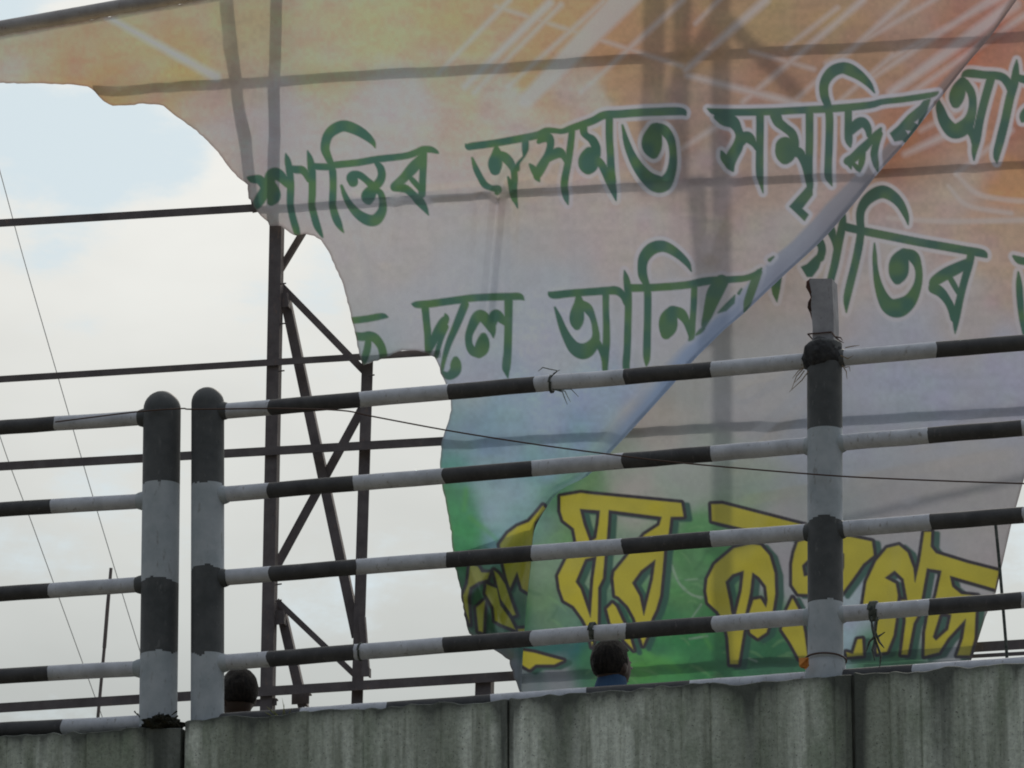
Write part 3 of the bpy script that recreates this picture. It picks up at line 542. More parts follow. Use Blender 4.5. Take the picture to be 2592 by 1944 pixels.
# -- green lettering
GA = [(W1, [(120,722,20),(165,738,70),(235,742,88),(285,790,90),(315,850,110)]), (W1, [(330,830,110),(270,920,112),(220,1000,95),(185,1040,60)]), (W1, [(340,780,100),(370,700,120),(420,680,120),(480,720,100),(545,795,66)]), (W1, [(370,800,90),(400,880,120),(398,930,128),(370,980,80)]),
 (W1, [(525,465,5),(545,540,55),(565,650,66),(578,780,66),(575,900,70),(575,1020,65),(600,1150,66),(635,1270,66),(652,1330,50),(680,1345,5)]), (W1, [(570,625,60),(640,635,75),(700,640,75),(740,680,62),(775,745,50)]),
 (W1, [(760,435,5),(785,520,55),(802,620,75),(810,740,70),(810,900,68),(805,1020,66),(830,1130,68),(862,1240,66),(900,1320,35),(922,1365,5)]),
 (W1, [(820,600,62),(980,605,66),(1060,585,66),(1300,560,66),(1500,525,66),(1800,490,62),(1920,455,66),(2000,420,66),(2080,418,60),(2140,440,35),(2168,458,4)]),
 (W1, [(1487,398,4),(1460,340,48),(1380,265,85),(1270,200,105),(1150,165,112),(1050,200,112),(985,260,98),(955,340,90),(950,420,85),(980,500,70),(1010,570,60),(1030,660,68),(1035,800,66),(1030,950,68),(1030,1030,66),(1060,1140,75),(1090,1210,68),(1120,1270,35),(1147,1310,4)]),
 (W1, [(1250,770,95),(1240,720,112),(1275,690,78),(1330,700,66),(1400,755,62),(1460,810,80)]), (W1, [(1500,560,40),(1545,620,68),(1558,700,78),(1530,770,84),(1470,830,84)]), (W1, [(1450,860,110),(1415,915,142),(1412,950,110),(1420,990,40)]),
 (W1, [(1500,850,50),(1550,900,60),(1570,1000,70),(1558,1090,90),(1500,1170,112),(1420,1180,112),(1310,1120,90),(1220,1020,66),(1160,910,46),(1125,810,20)]),
 (W1, [(2000,500,80),(1900,610,112),(1800,720,90),(1705,812,88)]), (W1, [(2010,450,66),(2005,600,66),(1995,800,66),(1990,900,70)]), (W1, [(1700,822,88),(1770,830,88),(1830,850,75),(1900,910,70),(1960,970,90),(2020,1050,56),(2060,1122,4)]), (W1, [(1840,700,30),(1900,760,50),(1960,830,46),(1985,880,30)]),
 (W2, [(68,462,5),(95,485,50),(140,478,60),(350,450,60),(600,405,62),(740,375,60),(820,335,50),(900,335,42),(970,340,42),(1060,310,55),(1150,280,60),(1260,240,62),(1360,190,66),(1500,180,66),(1700,165,66),(1850,158,66),(2075,155,62),(2122,188,5)]),
 (W2, [(625,430,55),(625,500,55),(617,555,25),(610,585,8)]), (W2, [(355,500,40),(358,560,88),(345,640,125),(345,700,92)]), (W2, [(370,560,70),(430,580,80),(480,630,75),(515,700,52),(525,780,55),(515,860,60),(520,950,55),(540,1010,25),(552,1052,3)]), (W2, [(465,770,12),(490,840,40),(510,920,55)]),
 (W2, [(545,690,50),(560,640,25),(600,590,14),(622,560,8)]), (W2, [(130,590,12),(165,690,45),(210,780,50),(250,840,55),(310,870,45),(370,880,60),(362,912,40)]),
 (W2, [(750,440,30),(790,400,80),(840,400,80),(862,450,60),(850,520,60),(830,580,70),(790,650,80),(750,720,80),(735,765,55),(757,808,5)]), (W2, [(668,650,12),(700,690,50),(730,740,60)]), (W2, [(830,600,60),(890,560,80),(940,540,90),(980,570,50),(1012,635,28)]),
 (W2, [(1062,340,50),(1050,450,55),(1035,560,58),(1015,680,58),(995,780,60),(990,860,60),(1005,950,50),(1024,1022,4)]), (W2, [(1170,300,60),(1172,350,60),(1200,385,52),(1250,420,70),(1285,490,75),(1290,560,70)]), (W2, [(1225,540,100),(1220,600,175),(1215,640,180),(1212,690,100)]),
 (W2, [(1290,600,60),(1330,640,60),(1380,730,70),(1420,810,80),(1450,900,50),(1472,985,4)]), (W2, [(1410,220,60),(1410,400,60),(1420,550,60),(1425,700,66),(1435,810,70)]),
 (W2, [(1850,300,70),(1920,330,85),(1980,410,70),(2003,520,60),(2003,640,70),(1975,750,90),(1920,830,130),(1850,830,150),(1770,780,120),(1690,690,95),(1620,570,70),(1570,440,50),(1532,285,10)]), (W2, [(1835,325,115),(1810,420,175),(1808,480,172),(1822,550,86)]),
 (W3, [(40,518,3),(110,545,50),(300,550,56),(600,545,56),(900,530,56),(1200,515,60),(1500,485,55),(1620,455,46),(1800,435,46),(2000,405,46),(2090,385,32),(2122,368,6)]),
 (W3, [(130,590,60),(200,610,120),(270,640,100),(310,700,70),(330,770,70),(310,860,90),(260,950,100),(240,1010,90),(268,1078,14)]), (W3, [(165,905,12),(190,960,60),(230,1010,70)]), (W3, [(330,830,70),(370,780,90),(410,780,90),(455,830,50),(485,880,30)]),
 (W3, [(513,560,62),(513,700,60),(510,900,60),(510,1090,60),(520,1170,40),(540,1275,3)]), (W3, [(655,580,95),(680,640,80),(740,690,70),(800,740,70),(825,810,70),(830,870,60)]), (W3, [(740,860,165),(745,910,180),(740,960,112)]), (W3, [(800,900,100),(870,920,80),(910,1000,60),(940,1080,66),(960,1180,60),(965,1230,46)]), (W3, [(960,550,62),(960,800,60),(955,980,60),(955,1100,60)]),
 (W3, [(1547,372,4),(1500,300,45),(1420,225,75),(1330,170,100),(1260,150,95),(1180,175,95),(1120,235,85),(1090,310,75),(1095,400,70),(1125,490,60),(1140,600,62),(1138,800,60),(1130,1000,60),(1130,1120,60),(1145,1170,35),(1162,1212,3)]),
 (W3, [(1310,530,58),(1310,640,58),(1310,720,62),(1315,800,60),(1328,860,12)]), (W3, [(1330,720,70),(1390,660,90),(1440,640,80),(1485,690,60),(1500,760,40)]), (W3, [(1605,695,12),(1570,750,60),(1510,810,60),(1430,890,76),(1360,960,76),(1310,990,70),(1288,992,20)]),
 (W3, [(1315,1000,56),(1335,1058,8)]), (W3, [(1440,920,50),(1430,1000,50),(1412,1082,16)]), (W3, [(1360,1020,30),(1400,1060,40)]), (W3, [(1595,745,46),(1560,840,56),(1545,930,60),(1560,1020,45),(1578,1088,3)]),
 (W5, [(110,452,66),(300,430,66),(470,400,60),(537,410,6)]), (W5, [(150,620,80),(250,630,85),(330,620,92),(400,650,92),(460,730,80),(485,820,80),(490,900,80)]), (W5, [(320,660,60),(310,760,70),(285,850,70),(265,920,50),(265,948,6)]),
 (W5, [(808,262,4),(870,270,68),(1000,262,74),(1200,235,74),(1350,215,74),(1500,195,72),(1700,185,72),(1900,180,72),(2010,180,66),(2062,216,4)]), (W5, [(955,290,76),(970,450,70),(985,600,70),(985,720,60),(990,795,60)]), (W5, [(1000,760,80),(1060,650,90),(1110,550,95),(1160,470,95),(1192,420,56),(1180,372,4)]), (W5, [(1190,520,50),(1140,640,46),(1105,750,46),(1080,850,40)]),
 (W5, [(1400,270,82),(1340,420,80),(1290,540,72),(1230,680,62),(1190,800,50),(1160,920,36),(1145,1000,30)]), (W5, [(1150,1030,30),(1200,1065,70),(1250,1055,95),(1295,1005,115),(1300,940,110),(1298,885,60)]),
 (W5, [(1610,625,70),(1605,690,130),(1590,760,150),(1560,815,100)]), (W5, [(1560,820,90),(1490,790,90),(1450,720,72),(1445,620,72),(1480,520,90),(1530,420,110),(1580,390,112),(1640,440,112),(1690,510,100),(1715,580,50),(1720,638,5)]), (W5, [(1700,480,100),(1730,400,110),(1760,372,80),(1800,420,90),(1850,480,40),(1875,525,20)]), (W5, [(1890,210,86),(1890,400,78),(1885,600,78),(1880,800,80),(1865,960,86),(1870,1020,50),(1882,1088,4)]),
 (W6, [(105,590,4),(150,615,60),(300,600,62),(500,585,62),(650,575,66),(740,575,70),(800,620,56),(832,692,46)]), (W6, [(813,388,4),(830,460,46),(845,560,60),(850,700,58),(845,900,58),(840,1100,58),(830,1240,60),(830,1300,56)]), (W6, [(850,550,66),(1000,548,62),(1200,538,62),(1400,520,62),(1550,490,66),(1680,475,60),(1800,470,55),(1930,460,50),(2020,430,46),(2092,368,10)]),
 (W6, [(1437,392,4),(1400,320,45),(1320,240,66),(1220,175,86),(1140,160,102),(1060,190,106),(1000,260,95),(980,340,80),(985,430,76),(1015,510,55),(1030,600,60),(1030,800,60),(1025,1000,60),(1022,1150,62),(1022,1220,46),(1018,1278,4)]),
 (W6, [(640,590,55),(640,750,52),(645,900,55),(645,1050,60),(635,1180,60),(632,1305,45)]), (W6, [(385,640,50),(388,700,85),(372,790,122),(368,850,122),(370,905,66)]), (W6, [(410,700,70),(470,740,80),(515,820,50),(540,920,50),(545,1020,70),(500,1100,112),(430,1140,140),(350,1110,112),(290,1030,80),(240,930,60),(200,820,40),(165,732,10)]), (W6, [(540,1030,60),(580,1090,50),(610,1160,46),(625,1230,40)]),
 (W6, [(1260,770,100),(1225,840,155),(1220,910,160),(1202,980,88)]), (W6, [(1270,760,80),(1340,790,90),(1390,860,60),(1420,940,50),(1440,1000,50),(1418,1036,12)]), (W6, [(1465,540,50),(1460,700,50),(1450,850,50),(1440,970,60)]), (W6, [(1720,490,120),(1660,590,140),(1620,700,110),(1590,800,80),(1560,880,50),(1550,925,16)]), (W6, [(1480,988,6),(1520,955,30),(1552,925,24)]),
 (W6, [(2070,400,50),(2030,490,70),(1990,600,70),(1960,690,60),(1935,772,12)]), (W6, [(1905,560,10),(1880,600,20)]), (W6, [(2205,258,8),(2168,288,26)])]
GAP = [(W3, [(940,1215),(985,1230),(985,1295),(890,1420),(948,1475),(915,1528),(782,1400),(935,1230)]), (W3, [(1990,450),(2050,430),(2020,540),(1960,660),(1890,750),(1830,830),(1800,800),(1730,810),(1690,740),(1760,680),(1850,580),(1960,490)]), (W6, [(1845,615),(1837,690),(1760,760),(1685,782),(1730,730)])]
GAH = [(W3, [(1900,640),(1952,602),(1942,672)]), (W3, [(1818,708),(1887,715),(1850,758)])]
GB = [(T3, [(1812,492,10),(1850,475,46),(1950,485,46),(2060,495,46),(2110,540,50),(2130,590,46)]), (T3, [(2165,390,4),(2160,450,35),(2150,530,50),(2120,640,50),(2090,780,50),(2060,900,50),(2035,1000,40),(2036,1054,4)]), (T3, [(2160,500,40),(2230,520,46),(2320,540,46)]),
 (T3, [(2000,500,50),(1960,640,48),(1925,780,48),(1905,900,48),(1890,980,30),(1888,1038,3)]), (T3, [(1815,520,40),(1790,580,86),(1775,630,92),(1770,670,56)]), (T3, [(1830,540,50),(1870,600,46),(1880,680,46),(1865,760,60),(1830,820,90),(1760,850,90),(1700,790,70),(1670,710,50),(1650,640,12)]), (T3, [(1850,820,60),(1880,880,40),(1895,940,36)]), (T3, [(2200,785,14),(2230,745,80),(2300,700,90)]),
 (W4, [(400,592,46),(455,585,62),(478,650,60),(462,720,64)]), (W4, [(485,492,36),(540,470,72),(570,530,56),(590,600,40),(602,660,40)]), (W4, [(660,308,6),(660,370,40),(650,450,60),(620,600,62),(590,760,60),(560,880,56),(535,980,50),(520,1060,30)]),
 (W4, [(660,450,66),(740,470,62),(900,505,62),(1100,545,62),(1300,585,62),(1500,620,62),(1700,655,62),(1850,683,60),(1888,712,16)]), (W4, [(1217,434,4),(1200,360,40),(1150,260,66),(1080,190,86),(1000,155,102),(920,180,96),(850,240,80),(810,320,66),(805,400,60),(810,500,58),(790,640,62),(755,800,60),(715,960,60),(690,1080,50),(686,1188,4)]),
 (W4, [(1180,685,84),(1142,760,155),(1135,840,160),(1125,908,78)]), (W4, [(1190,680,70),(1260,710,90),(1300,790,60),(1310,880,56),(1290,980,70),(1230,1090,112),(1140,1150,155),(1060,1140,130),(1000,1060,90),(955,930,56),(935,800,36),(930,700,30),(928,598,6)]),
 (W4, [(1740,760,70),(1640,810,90),(1540,860,95),(1450,920,82),(1432,960,60)]), (W4, [(1760,680,60),(1740,780,60),(1700,920,56),(1665,1060,56),(1635,1200,60),(1625,1290,40),(1620,1368,3)]), (W4, [(1440,980,90),(1500,1020,76),(1555,1090,60),(1590,1160,60),(1612,1240,60)]), (W4, [(1580,900,40),(1620,970,40),(1652,1030,30)]),
 (W4, [(2122,708,14),(2170,740,56),(2230,755,56),(2320,775,56)]), (W4, [(2163,845,8),(2170,950,46),(2180,1100,50),(2195,1250,40),(2218,1375,30)])]
GBP = [(W4, [(300,800),(350,778),(430,700),(478,715),(445,810),(392,882),(350,882)]), (W4, [(132,868),(42,950),(55,1030),(90,1098),(112,1000)])]
DA = new(); DB = new()
for w, P in GA: stroke(DA, cv(w, P))
for w, P in GAP: poly(DA, cv(w, P))
for w, P in GAH: poly(DA, cv(w, P), 5, 'max')
for w, P in GB: stroke(DB, cv(w, P))
for w, P in GBP: poly(DB, cv(w, P))
gmix = np.clip((vn(30, 30, 21) - .3) * 2.0, 0, 1)[..., None]
GREEN = s2l((40, 86, 66)) * (1 - gmix) + s2l((58, 98, 50)) * gmix
hf = np.clip((PX - 1330) / 260, 0, 1) * .82 + .03; hf = hf * np.clip(1.25 - np.clip((PY - 560) / 160, 0, 1), .15, 1); hfB = np.clip(.85 - np.clip((PY - 600) / 400, 0, 1) * .5, .3, 1)
def lay_var(C, Dm, col, av, grow, soft):
    a = np.clip(.5 - (Dm - grow) / soft, 0, 1) * av; C *= (1 - a[..., None]); C += a[..., None] * col
lay_var(CA, DA, s2l((158, 157, 168)), hf, 11.5, 5); lay_var(CB, DB, s2l((164, 158, 162)), hfB, 11.5, 5)
lay(CA, DA, GREEN, 1, 1.5); lay(CB, DB, GREEN, 1, 1.5)
# -- yellow lettering with dark outline and green drop shadow
YB = [(W7, [(1065,255),(1240,225),(1320,235),(1600,262),(2095,310),(2115,430),(2005,432),(1990,560),(1950,720),(1935,900),(1915,1100),(1880,1220),(1845,1290),(1800,1450),(1768,1525),(1740,1440),(1695,1290),(1640,1190),(1560,1110),(1530,1098),(1515,950),(1525,895),(1620,780),(1780,580),(1905,500),(1925,432),(1480,375),(1465,600),(1445,760),(1430,950),(1390,1030),(1388,1200),(1385,1330),(1355,1470),(1335,1535),(1300,1380),(1260,1300),(1180,1190),(1095,1140),(1060,1040),(1045,930),(1110,800),(1200,640),(1180,530),(1090,460),(1065,380)]),
 (W7, [(1510,1160),(1540,1190),(1600,1320),(1660,1460),(1690,1562),(1610,1480),(1490,1330),(1460,1210)]),
 (W8, [(105,95),(180,92),(680,222),(1000,305),(1190,345),(1203,440),(1130,500),(1060,600),(985,700),(960,640),(1000,520),(1000,430),(700,330),(300,255),(110,210)]),
 (W8, [(80,600),(130,500),(260,390),(380,362),(440,372),(500,440),(535,560),(540,700),(520,830),(480,960),(420,1000),(370,965),(352,900),(330,930),(310,1050),(290,1175),(232,1175),(220,1000),(200,900),(150,820),(85,760),(72,680)]),
 (W8, [(690,350),(760,330),(800,420),(800,640),(760,702),(690,700),(650,640),(650,500),(665,420)]), (W8, [(655,725),(705,820),(735,960),(758,1130),(700,1140),(640,1030),(580,940),(610,820)]),
 (W8, [(1125,790),(1150,620),(1215,480),(1290,390),(1370,370),(1430,420),(1470,530),(1478,620),(1510,480),(1540,280),(1590,280),(1585,380),(1620,425),(1830,490),(2045,545),(2020,668),(1715,580),(1730,650),(1790,700),(1900,712),(1888,830),(1880,1000),(1850,1115),(1760,1115),(1800,1000),(1820,870),(1700,1000),(1640,1095),(1540,1120),(1545,960),(1570,820),(1530,790),(1470,900),(1430,1110),(1385,1110),(1415,880),(1400,780),(1365,700),(1350,880),(1335,980),(1290,1090),(1220,1105),(1215,930),(1240,790)]),
 (W8, [(1015,1090),(1060,1102),(1090,1005),(1125,1000),(1130,1115),(1020,1125)]),
 (T8, [(1060,880),(1250,910),(1440,962),(1380,990),(1260,990),(1220,1022),(1105,955)])]
YBH = [(W7, [(1235,365),(1400,378),(1390,480),(1370,610),(1320,640),(1265,490)]), (W7, [(1280,790),(1372,765),(1345,960),(1322,1280),(1240,1040),(1198,980)]), (W7, [(1872,795),(1850,960),(1775,1265),(1740,1100),(1678,990),(1750,890)]),
 (W8, [(205,620),(250,570),(325,545),(310,680),(270,845),(245,835),(230,740)]), (W8, [(385,558),(430,590),(475,650),(485,740),(475,788),(440,730),(390,740),(355,845),(338,835),(370,690)]), (W8, [(720,510),(770,460),(775,570),(732,580)]), (W8, [(1278,592),(1340,545),(1400,600),(1425,740),(1370,740),(1350,630)]), (W8, [(1560,530),(1655,545),(1622,700),(1600,780),(1520,760),(1540,640)]), (W8, [(1650,830),(1722,840),(1700,940),(1620,1012),(1600,990)])]
YA = [(W7, [(550,665),(620,570),(700,510),(800,470),(870,390),(920,330),(945,360),(850,480),(840,560),(830,690),(820,830),(795,1072),(740,1040),(700,900),(640,1040),(610,950),(585,840)]), (W7, [(300,830),(370,850),(400,900),(470,900),(450,960),(370,985),(300,1030),(282,1120),(300,1345),(250,1200),(238,1100),(280,1000)]),
 (W7, [(500,880),(540,910),(600,1000),(650,1150),(692,1262),(660,1270),(560,1130),(540,1050)]), (W7, [(440,1000),(530,1035),(560,1180),(640,1290),(690,1390),(560,1340),(510,1310),(500,1200),(430,1080)]), (W7, [(350,1200),(432,1130),(420,1250),(412,1410),(370,1400)]),
 (W7, [(700,1380),(850,1372),(840,1400),(720,1420)])]
YD_B = new(); YD_A = new()
def sheet_letters(C, polys, holes, sh):
    Dn = new(); Ds = new()
    for w, P in polys: poly(Dn, cv(w, P)); poly(Ds, [(x + sh[0], y + sh[1]) for x, y in cv(w, P)])
    for w, P in holes: poly(Dn, cv(w, P), 30, 'max'); poly(Ds, [(x + sh[0], y + sh[1]) for x, y in cv(w, P)], 30, 'max')
    lay(C, Ds, s2l((38, 82, 66)), .95, 7, 5); lay(C, Dn, s2l((48, 40, 46)), 1, 7.8); 
    yv = (vn(34, 34, 33) - .5)[..., None]
    lay(C, Dn, s2l((170, 157, 22)) * (1 + .16 * yv), 1, -1)
sheet_letters(CB, YB, YBH, (15, 6)); sheet_letters(CA, YA, [], (6, 5))
# -- folded cloth: outline and fold line in photograph pixels, h = distance in front of the frame
OUT = [(-125,112),(-60,100.5),(0,90),(508,0),(900,-66),(2720,-66),(2720,800),(2640,1050),(2592,1212),(2560,1327),(2521,1499),(2494,1562),(2466,1651),(2440,1720),(2425,1780),(1345,1780),(1330,1790),(1313,1745),(1301,1718),(1290,1671),(1270,1657),(1249,1644),(1222,1628),(1188,1604),(1181,1583),(1172,1538),(1164,1484),(1149,1419),(1139,1329),(1130,1280),(1119,1228),(1114,1183),(1118,1117),(1129,1083),(1137,1060),(1142,1038),(1141,1013),(1136,990),(1127,968),(1115,945),(1113,931),(1106,915),(1100,904),(1080,893),(1052,887),(1018,887),(996,895),(977,905),(962,910),(957,913),(935,920),(920,925),(914,913),(908,886),(903,862),(898,841),(889,805),(878,755),(871,730),(864,708),(856,690),(846,668),(838,650),(824,625),(812,607),(795,597),(784,595),(772,592),(757,595),(752,597),(735,590),(722,580),(710,572),(682,572),(678,561),(660,546),(650,534),(641,521),(638,509),(629,502),(628,486),(627,468),(610,455),(595,440),(580,424),(563,400),(545,378),(520,352),(490,326),(465,307),(440,290),(428,280),(414,268),(390,264),(362,262),(340,266),(318,267),(300,267),(286,268),(276,264),(262,256),(250,244),(240,232),(232,225),(222,219),(198,216),(170,213),(130,213),(90,211),(45,212),(0,210),(-125,214)]
o_ = np.array(OUT, float); o2 = []
rr = np.random.default_rng(4)
for a, b in zip(o_, np.roll(o_, -1, 0)):                       # fray the torn edge a little
    n = max(1, int(np.hypot(*(b - a)) / 9)); torn = a[0] < 1320
    for k in range(n):
        p = a + (b - a) * k / n; o2.append(p + (rr.normal(0, .9, 2) if (torn and k) else 0))
OUTF = np.array(o2)
FOLD = [(2640,-90),(2568,8),(2509,90),(2443,168),(2370,262),(2294,359),(2224,437),(2158,520),(2080,609),(1978,703),(1884,792),(1833,835),(1751,917),(1715,960),(1641,1042),(1551,1140),(1489,1203),(1420,1240),(1380,1290),(1352,1345),(1345,1420),(1338,1480),(1328,1590),(1322,1690),(1318,1800)]
fo = cat(FOLD, 4); fys = fo[:, 1]; fxs = fo[:, 0]
def foldx(y): return np.interp(y, fys, fxs)
def fwid(y): return np.interp(y, [-90, 150, 330, 520, 900, 1100, 1250, 1345, 1800], [20, 26, 42, 66, 68, 60, 36, 24, 24])
SD = sdf_poly(PX, PY, OUTF)
RIDGE = [((1262,490),(1228,840),20,.040),((1262,488),(1345,350),20,.022),((1010,470),(975,660),20,.012),((1190,820),(1320,620),40,.010),((1000,1000),(1500,880),60,.012),((640,250),(900,140),60,.010),((1100,520),(1900,440),30,-.008),
 ((1900,1250),(2560,1130),26,.014),((1860,1170),(2120,930),28,.016),((1880,1000),(2150,860),24,-.010),((2030,870),(2250,640),34,.012),((1640,560),(1760,900),34,.012),((1800,640),(1880,420),30,.012),((1180,1100),(1300,1000),40,.012),((1200,1500),(1340,1300),30,.02),((1230,1650),(1310,1420),24,-.02),
 ((1260,1600),(1180,1420),16,.018),((2100,1250),(2560,1010),34,.010),((1350,250),(1700,330),70,.012),((2300,180),(2120,470),40,.010),((300,230),(560,120),40,.012),((1215,500),(1190,840),16,-.008),((1300,505),(1290,800),16,-.008),((880,560),(960,860),24,.010),((1080,520),(1090,760),18,.007),((1420,520),(1440,820),26,.008),((1560,530),(1580,800),22,-.007),((2320,620),(2380,900),30,.009),((2450,300),(2520,860),34,.010),((2180,620),(2150,860),24,-.008),((900,500),(1250,470),16,-.010),((1280,470),(1590,455),18,-.010),((2000,1180),(1900,1420),30,.010),((1500,1260),(1460,1500),26,.010),((1660,1300),(1640,1560),26,-.008),((2300,1280),(2260,1640),26,.010),((560,470),(700,250),40,-.010),((1480,900),(1600,640),40,.010)]
H = .040 + (vn(330, 260, 51) - .5) * .030 + (vn(120, 110, 52) - .5) * .010 + (vn(44, 60, 53) - .5) * .0028 + (vn(40, 260, 54) - .5) * .022 + (vn(160, 46, 55) - .5) * .012
for a, b, s, amp in RIDGE:
    a = np.array(a, float); b = np.array(b, float); v = b - a; L2 = v @ v; t = ((PX - a[0]) * v[0] + (PY - a[1]) * v[1]) / L2; tc = np.clip(t, 0, 1)
    dd = np.hypot(PX - a[0] - v[0] * tc, PY - a[1] - v[1] * tc); q_ = dd / (s * .85); H += 2.4 * amp * (.45 * np.exp(-q_ ** 2) + .55 * np.clip(1 - np.sqrt(q_ ** 2 + .02) * .8, 0, 1)) * np.clip(1.15 - .6 * tc, 0, 1)
H = np.maximum(H, .012)
FX = foldx(PY); FWD = fwid(PY)
dA = FX - PX                                                   # distance left of the fold
FW0 = fwid(PY); tS = np.clip(1 - dA / FW0, 0, 1); HA = H + .13 * (FW0 / 90) * tS ** 1.3 + .02 * np.exp(-(np.clip(dA, 0, None) / 150) ** 2) - .020 * np.exp(-(np.clip(dA, 0, None) / 9) ** 2)
# loose torn edges curl towards the viewer or away
curl = np.exp(-(np.clip(-SD, 0, None) / 14) ** 2); HA = HA - curl * .012
HB = H * .8 - curl * .006
FWD = FWD * .32; FWB = np.maximum(FWD, np.interp(PY, [1330, 1400, 1620, 1700], [0, 190, 190, 30])); tM = np.clip(dA / FWD, 0, 1); HM = (HA * (1 - tM) + HB * tM)
K_ALB = .35
def cloth(name, C, Hm, lim_lo, lim_hi, parent):
    """mesh from the grid where lim_lo < SDs < ... ; the border vertices slide onto the true outline"""
    f = np.maximum(SD, np.maximum(lim_lo, lim_hi)); ins = f < 0
    quad = ins[:-1, :-1] | ins[1:, :-1] | ins[:-1, 1:] | ins[1:, 1:]
    used = np.zeros_like(ins); used[:-1, :-1] |= quad; used[1:, :-1] |= quad; used[:-1, 1:] |= quad; used[1:, 1:] |= quad
    gyv, gxv = np.gradient(f, STEP); outm = used & ~ins; nrm = np.hypot(gxv, gyv) + 1e-6
    X = PX.copy(); Y = PY.copy(); d = np.clip(f, 0, 2 * STEP)
    X[outm] -= (gxv / nrm ** 2 * d)[outm]; Y[outm] -= (gyv / nrm ** 2 * d)[outm]
    idx = np.full(ins.shape, -1, np.int64); idx[used] = np.arange(used.sum())
    P = HOARD.at(X[used], Y[used], Hm[used]) - np.array(parent.location)
    j, i = np.nonzero(quad); F = np.stack([idx[j, i], idx[j, i + 1], idx[j + 1, i + 1], idx[j + 1, i]], 1)
    me = bpy.data.meshes.new(name); me.vertices.add(len(P)); me.vertices.foreach_set('co', P.astype(np.float32).ravel())
    me.loops.add(F.size); me.loops.foreach_set('vertex_index', F.ravel().astype(np.int32)); me.polygons.add(len(F))
    me.polygons.foreach_set('loop_start', np.arange(0, F.size, 4, dtype=np.int32)); me.polygons.foreach_set('use_smooth', np.ones(len(F), bool))
    me.update(calc_edges=True)
    ca = me.attributes.new('print', 'FLOAT_COLOR', 'POINT'); cc = np.ones((len(P), 4), np.float32)
    cc[:, :3] = np.clip(C[used] / K_ALB * np.array([.99, 1.0, 1.06]), .004, .82); ca.data.foreach_set('color', cc.ravel())
    return link(name, me, M_BANNER, parent)
def f_ban(t):
    a = t.nodes.new('ShaderNodeAttribute'); a.attribute_name = 'print'
    g = tex_noise(t, 160, 3, .6); c = mixc(t, 1.0, a.outputs['Color'], ramp_(t, g, [(.3, (.95, .95, .95)), (.7, (1.03, 1.03, 1.03))]), 'MULTIPLY')
    df = t.nodes.new('ShaderNodeBsdfDiffuse'); tr = t.nodes.new('ShaderNodeBsdfTranslucent'); t.links.new(c, df.inputs[0]); t.links.new(c, tr.inputs[0])
    m = t.nodes.new('ShaderNodeMixShader'); m.inputs[0].default_value = .30; t.links.new(df.outputs[0], m.inputs[1]); t.links.new(tr.outputs[0], m.inputs[2])
    gl = t.nodes.new('ShaderNodeBsdfGlossy'); gl.inputs['Roughness'].default_value = .45; m2 = t.nodes.new('ShaderNodeMixShader'); m2.inputs[0].default_value = .11
    t.links.new(m.outputs[0], m2.inputs[1]); t.links.new(gl.outputs[0], m2.inputs[2]); return m2.outputs[0]
M_BANNER = mat('printed_vinyl', f_ban)
bn = thing('torn_banner', tuple(HOARD.v(1300, 1700, .04)), 'torn printed banner with green and yellow lettering hanging on the steel frame', 'banner')
# brown hem and edge-curl shade painted into the print round the torn rim
for C in (CA, CB):
    e = np.exp(-(np.clip(-SD, 0, None) / 4.0) ** 2)[..., None] * .55; C *= (1 - e); C += e * s2l((92, 66, 52))
def l2s(c): return np.where(c <= .0031308, c * 12.92, 1.055 * np.clip(c, 1e-9, None) ** (1 / 2.4) - .055)
glare_fade = np.clip(1.0 - .10 * np.clip((PX - 900) / 1100, 0, 1) - .09 * np.clip((PY - 500) / 600, 0, 1) - .05 * np.clip((PY - 1150) / 100, 0, 1), 0, 1)[..., None]  # glare and light falling off to right and bottom, put into the print
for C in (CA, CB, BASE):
    e = l2s(np.clip(C, 0, 1)); l = (e @ np.array([.3, .59, .11]))[..., None]; ds = (.70 - .14 * np.clip((PX - 1500) / 500, 0, 1) * np.clip((800 - PY) / 200, 0, 1) + .10 * np.clip((PY - 1150) / 150, 0, 1))[..., None]; C[:] = s2l(np.clip((l + (e - l) * ds) * glare_fade, 0, 1) * 255)
never = np.full((HH, WW), -1e6)
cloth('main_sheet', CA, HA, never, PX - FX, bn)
cloth('folded_strip', BASE, HM - .004, (FX - FWD) - PX, PX - FX + 2, bn)
cloth('lower_sheet', CB, HB, (FX - FWB) - PX, never, bn)
# ------------------------------------------------------------------ loose wires, ties, ropes
def tube_thing(name, pts, r, m, label, cat_, group=None, sides=7):
    mb = MB(); mb.tube(pts, r, sides); o = mb.build(name, m); return tag(o, label, cat_, group)
def sm(P, n=5): return [tuple(q) for q in cat(P, n)]
FARW = Plane(46, 0)
tube_thing('overhead_wire', [FARW.v(x, y) for x, y in sm([(-260,-480),(-120,6),(0,434),(60,655),(150,965),(234,1253),(352,1640),(470,2010)])], .0042, M_FARWIRE, 'thin grey overhead wire, upper of the two slanting down the pale sky at left', 'wire', 'slanting overhead wires')
tube_thing('overhead_wire', [FARW.v(x, y) for x, y in sm([(-250,325),(-110,760),(0,1105),(60,1270),(90,1350),(258,1812),(330,2010)])], .0042, M_FARWIRE, 'thin grey overhead wire, lower of the two slanting down the sky at far left', 'wire', 'slanting overhead wires')
tube_thing('loose_wire', [RAIL.v(x, y, .085) for x, y in sm([(140,1068),(250,1054),(360,1041),(461,1034),(490,1036),(700,1034),(864,1039),(938,1053),(1130,1089),(1330,1121),(1528,1148),(1728,1172),(2040,1199),(2236,1211),(2592,1224),(2900,1230)])], .0030, M_WIRE, 'thin dark loose wire strung along the striped railings, drooping across the banner', 'wire')
